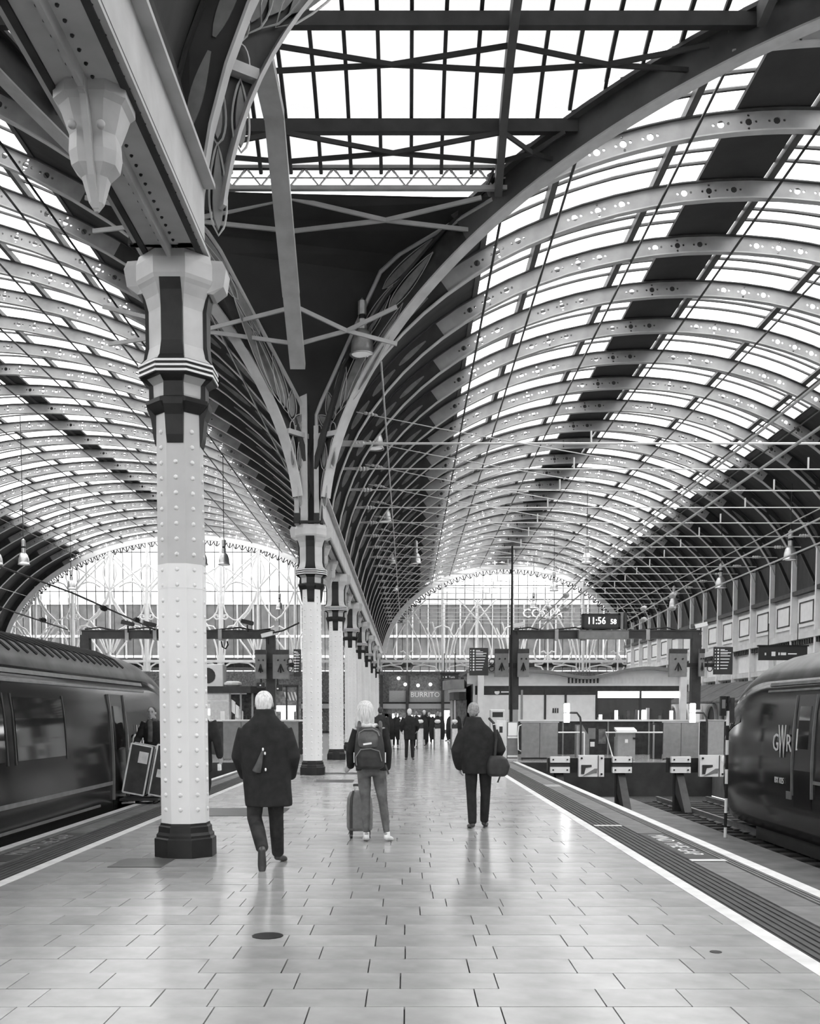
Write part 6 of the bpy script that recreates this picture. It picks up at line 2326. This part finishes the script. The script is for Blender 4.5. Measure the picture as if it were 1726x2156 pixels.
# man wheeling flight cases, facing the camera
P5, _ = person('man in scarf and dark coat steering black flight cases at the train', (-4.62, 19.15, 0), 1.72,
               dict(wrL=(-0.14, 0.34, 1.02), elL=(-0.26, 0.1, 1.14), wrR=(0.3, 0.34, 1.0), elR=(0.3, 0.08, 1.14), hdL=(0, 1, 0), hdR=(0.2, 1, 0), hnL=(0, 0, -1), hnR=(0, 0, -1), head=(0.03, 0.08, 1.63)),
               [(0.72, 0, 0, 0.2, 0.15), (0.9, 0, 0, 0.2, 0.15), (1.1, 0, 0, 0.2, 0.145), (1.35, 0, 0.02, 0.21, 0.14), (1.43, 0, 0.03, 0.17, 0.12), (1.49, 0.01, 0.04, 0.1, 0.1)], sleeves=0.064, hair='dark_hair', rz=PI, voxel=0.012)
m = MB()
for k in range(10):
    a = 2 * PI * k / 10
    m.ball((0.02 + 0.085 * math.cos(a), 0.05 + 0.085 * math.sin(a), 1.5 + 0.012 * (k % 2)), (0.035, 0.035, 0.04), 8, 6)
etube(m, [(0.05, 0.15, 1.48), (0.04, 0.17, 1.3), (0.05, 0.18, 1.1)], [(0.05, 0.02), (0.045, 0.02), (0.05, 0.018)])
link('scarf', fuse(m, 'scarf', 0.01, 1), 'nylon_light', P5)


def flight_case(label, x, y, z, w, d, h, tilt, stickers):
    c = thing('flight_case', label, 'case', (x, y, z), group='flight cases beside the long train')
    c.rotation_euler = (0, tilt, 0.12)
    MB().box(-w / 2, w / 2, -d / 2, d / 2, 0.0, h).build('panel', 'flightcase', c)
    for (a, b) in ((-1, -1), (1, -1), (-1, 1), (1, 1)):
        MB().box(a * w / 2 - 0.013, a * w / 2 + 0.013, b * d / 2 - 0.013, b * d / 2 + 0.013, 0, h).build('edge_trim', 'aluminium', c)
    for zz in (0.0, h):
        for b in (-1, 1):
            MB().box(-w / 2, w / 2, b * d / 2 - 0.013, b * d / 2 + 0.013, zz - 0.013, zz + 0.013).build('edge_trim', 'aluminium', c)
    for (sx_, sz, sw, shh) in stickers:
        MB().box(sx_, sx_ + sw, -d / 2 - 0.012, -d / 2 - 0.008, sz, sz + shh).build('sticker', 'paper', c)
    return c


flight_case('wide black flight case with taped label leaning by the train', -4.8, 18.35, 0.18, 0.36, 0.4, 0.86, 0.2, [(-0.02, 0.55, 0.16, 0.2)])
flight_case('narrow black flight case with two labels in front of the man in the scarf', -4.42, 18.35, 0.15, 0.22, 0.36, 0.88, 0.2, [(-0.02, 0.6, 0.1, 0.1), (-0.04, 0.32, 0.12, 0.14)])
tr = thing('sack_truck', 'low wheeled truck under the black flight cases', 'trolley', (-4.65, 18.35, 0))
MB().cbox(-0.36, 0.32, -0.24, 0.24, 0.055, 0.1, 0.01).build('deck', 'dark_iron', tr)
for x in (-0.28, 0.24):
    for yy in (-0.18, 0.18):
        MB().tube([(x - 0.02, yy, 0.03), (x + 0.02, yy, 0.03)], 0.03, 10).build('wheel', 'black_leather', tr)
MB().bar((-0.3, -0.26, 0.02), (-0.08, -0.28, 0.04), 0.06, 0.03).build('toe_plate', 'aluminium', tr)

# travellers at the ticket gates
CR1 = [(0.7, 0, 0, 0.19, 0.14), (0.9, 0, 0, 0.2, 0.14), (1.15, 0, 0, 0.2, 0.14), (1.35, 0, 0, 0.215, 0.135), (1.43, 0, 0, 0.17, 0.115), (1.5, 0, 0, 0.09, 0.09), (1.55, 0, 0.01, 0.075, 0.085)]
person('man in a dark suit standing just beyond the blonde woman', (-0.87, 34.0, 0), 1.8, {}, CR1, coat='dark_cloth', hair='dark_hair', voxel=0.02, hands=True)
person('white capped man in black coat waiting before the ticket gates', (0.08, 36.0, 0), 1.76, dict(elL=(-0.3, -0.02, 1.2), wrL=(-0.27, 0.1, 1.0), elR=(0.3, -0.02, 1.2), wrR=(0.26, 0.12, 1.02)), CR1, sleeves=0.075, hair='white_hair', voxel=0.02, hands=True)
crowd = [(-1.3, 50.2, 1.7, 'dark_hair', 0.3, 'traveller in dark jacket passing the gates left of the suited man'), (-0.55, 51.0, 1.66, 'grey_hair', PI, 'traveller facing the platform between two gates behind the capped man'),
         (0.45, 50.4, 1.74, 'dark_hair', 2.8, 'dark clothed traveller at the gate right of the capped man'), (0.85, 52.5, 1.78, 'white_hair', 0.5, 'pale haired traveller beyond the middle gates'),
         (1.45, 49.6, 1.72, 'dark_hair', PI, 'traveller in black facing out beyond the gates near the Taxis sign'), (1.2, 57.0, 1.68, 'blonde_hair', 0.0, 'blonde traveller walking off beyond the gates'),
         (-4.3, 45.0, 1.75, 'dark_hair', 0.6, 'dark coated traveller between the second and third columns'), (-2.0, 56.0, 1.7, 'dark_hair', 1.5, 'traveller crossing behind the far columns'),
         (2.6, 62.0, 1.72, 'grey_hair', 1.2, 'traveller by the shop front right of the Taxis sign'), (0.1, 62.0, 1.7, 'dark_hair', 0.2, 'distant traveller under the burrito shop sign')]
for (x, y, h, hr_, rz, lab) in crowd:
    person(lab, (x, y, 0), h, dict(kneeL=(-0.1, 0.1, 0.5), ankL=(-0.1, 0.15, 0.1), toeL=(-0.1, 0.3, 0.03)), CR1, coat=random.choice(['black_cloth', 'dark_cloth', 'black_cloth']), hair=hr_, rz=rz, voxel=0.025, hands=True, face=False)
bpy.data.scenes.remove(TMP)
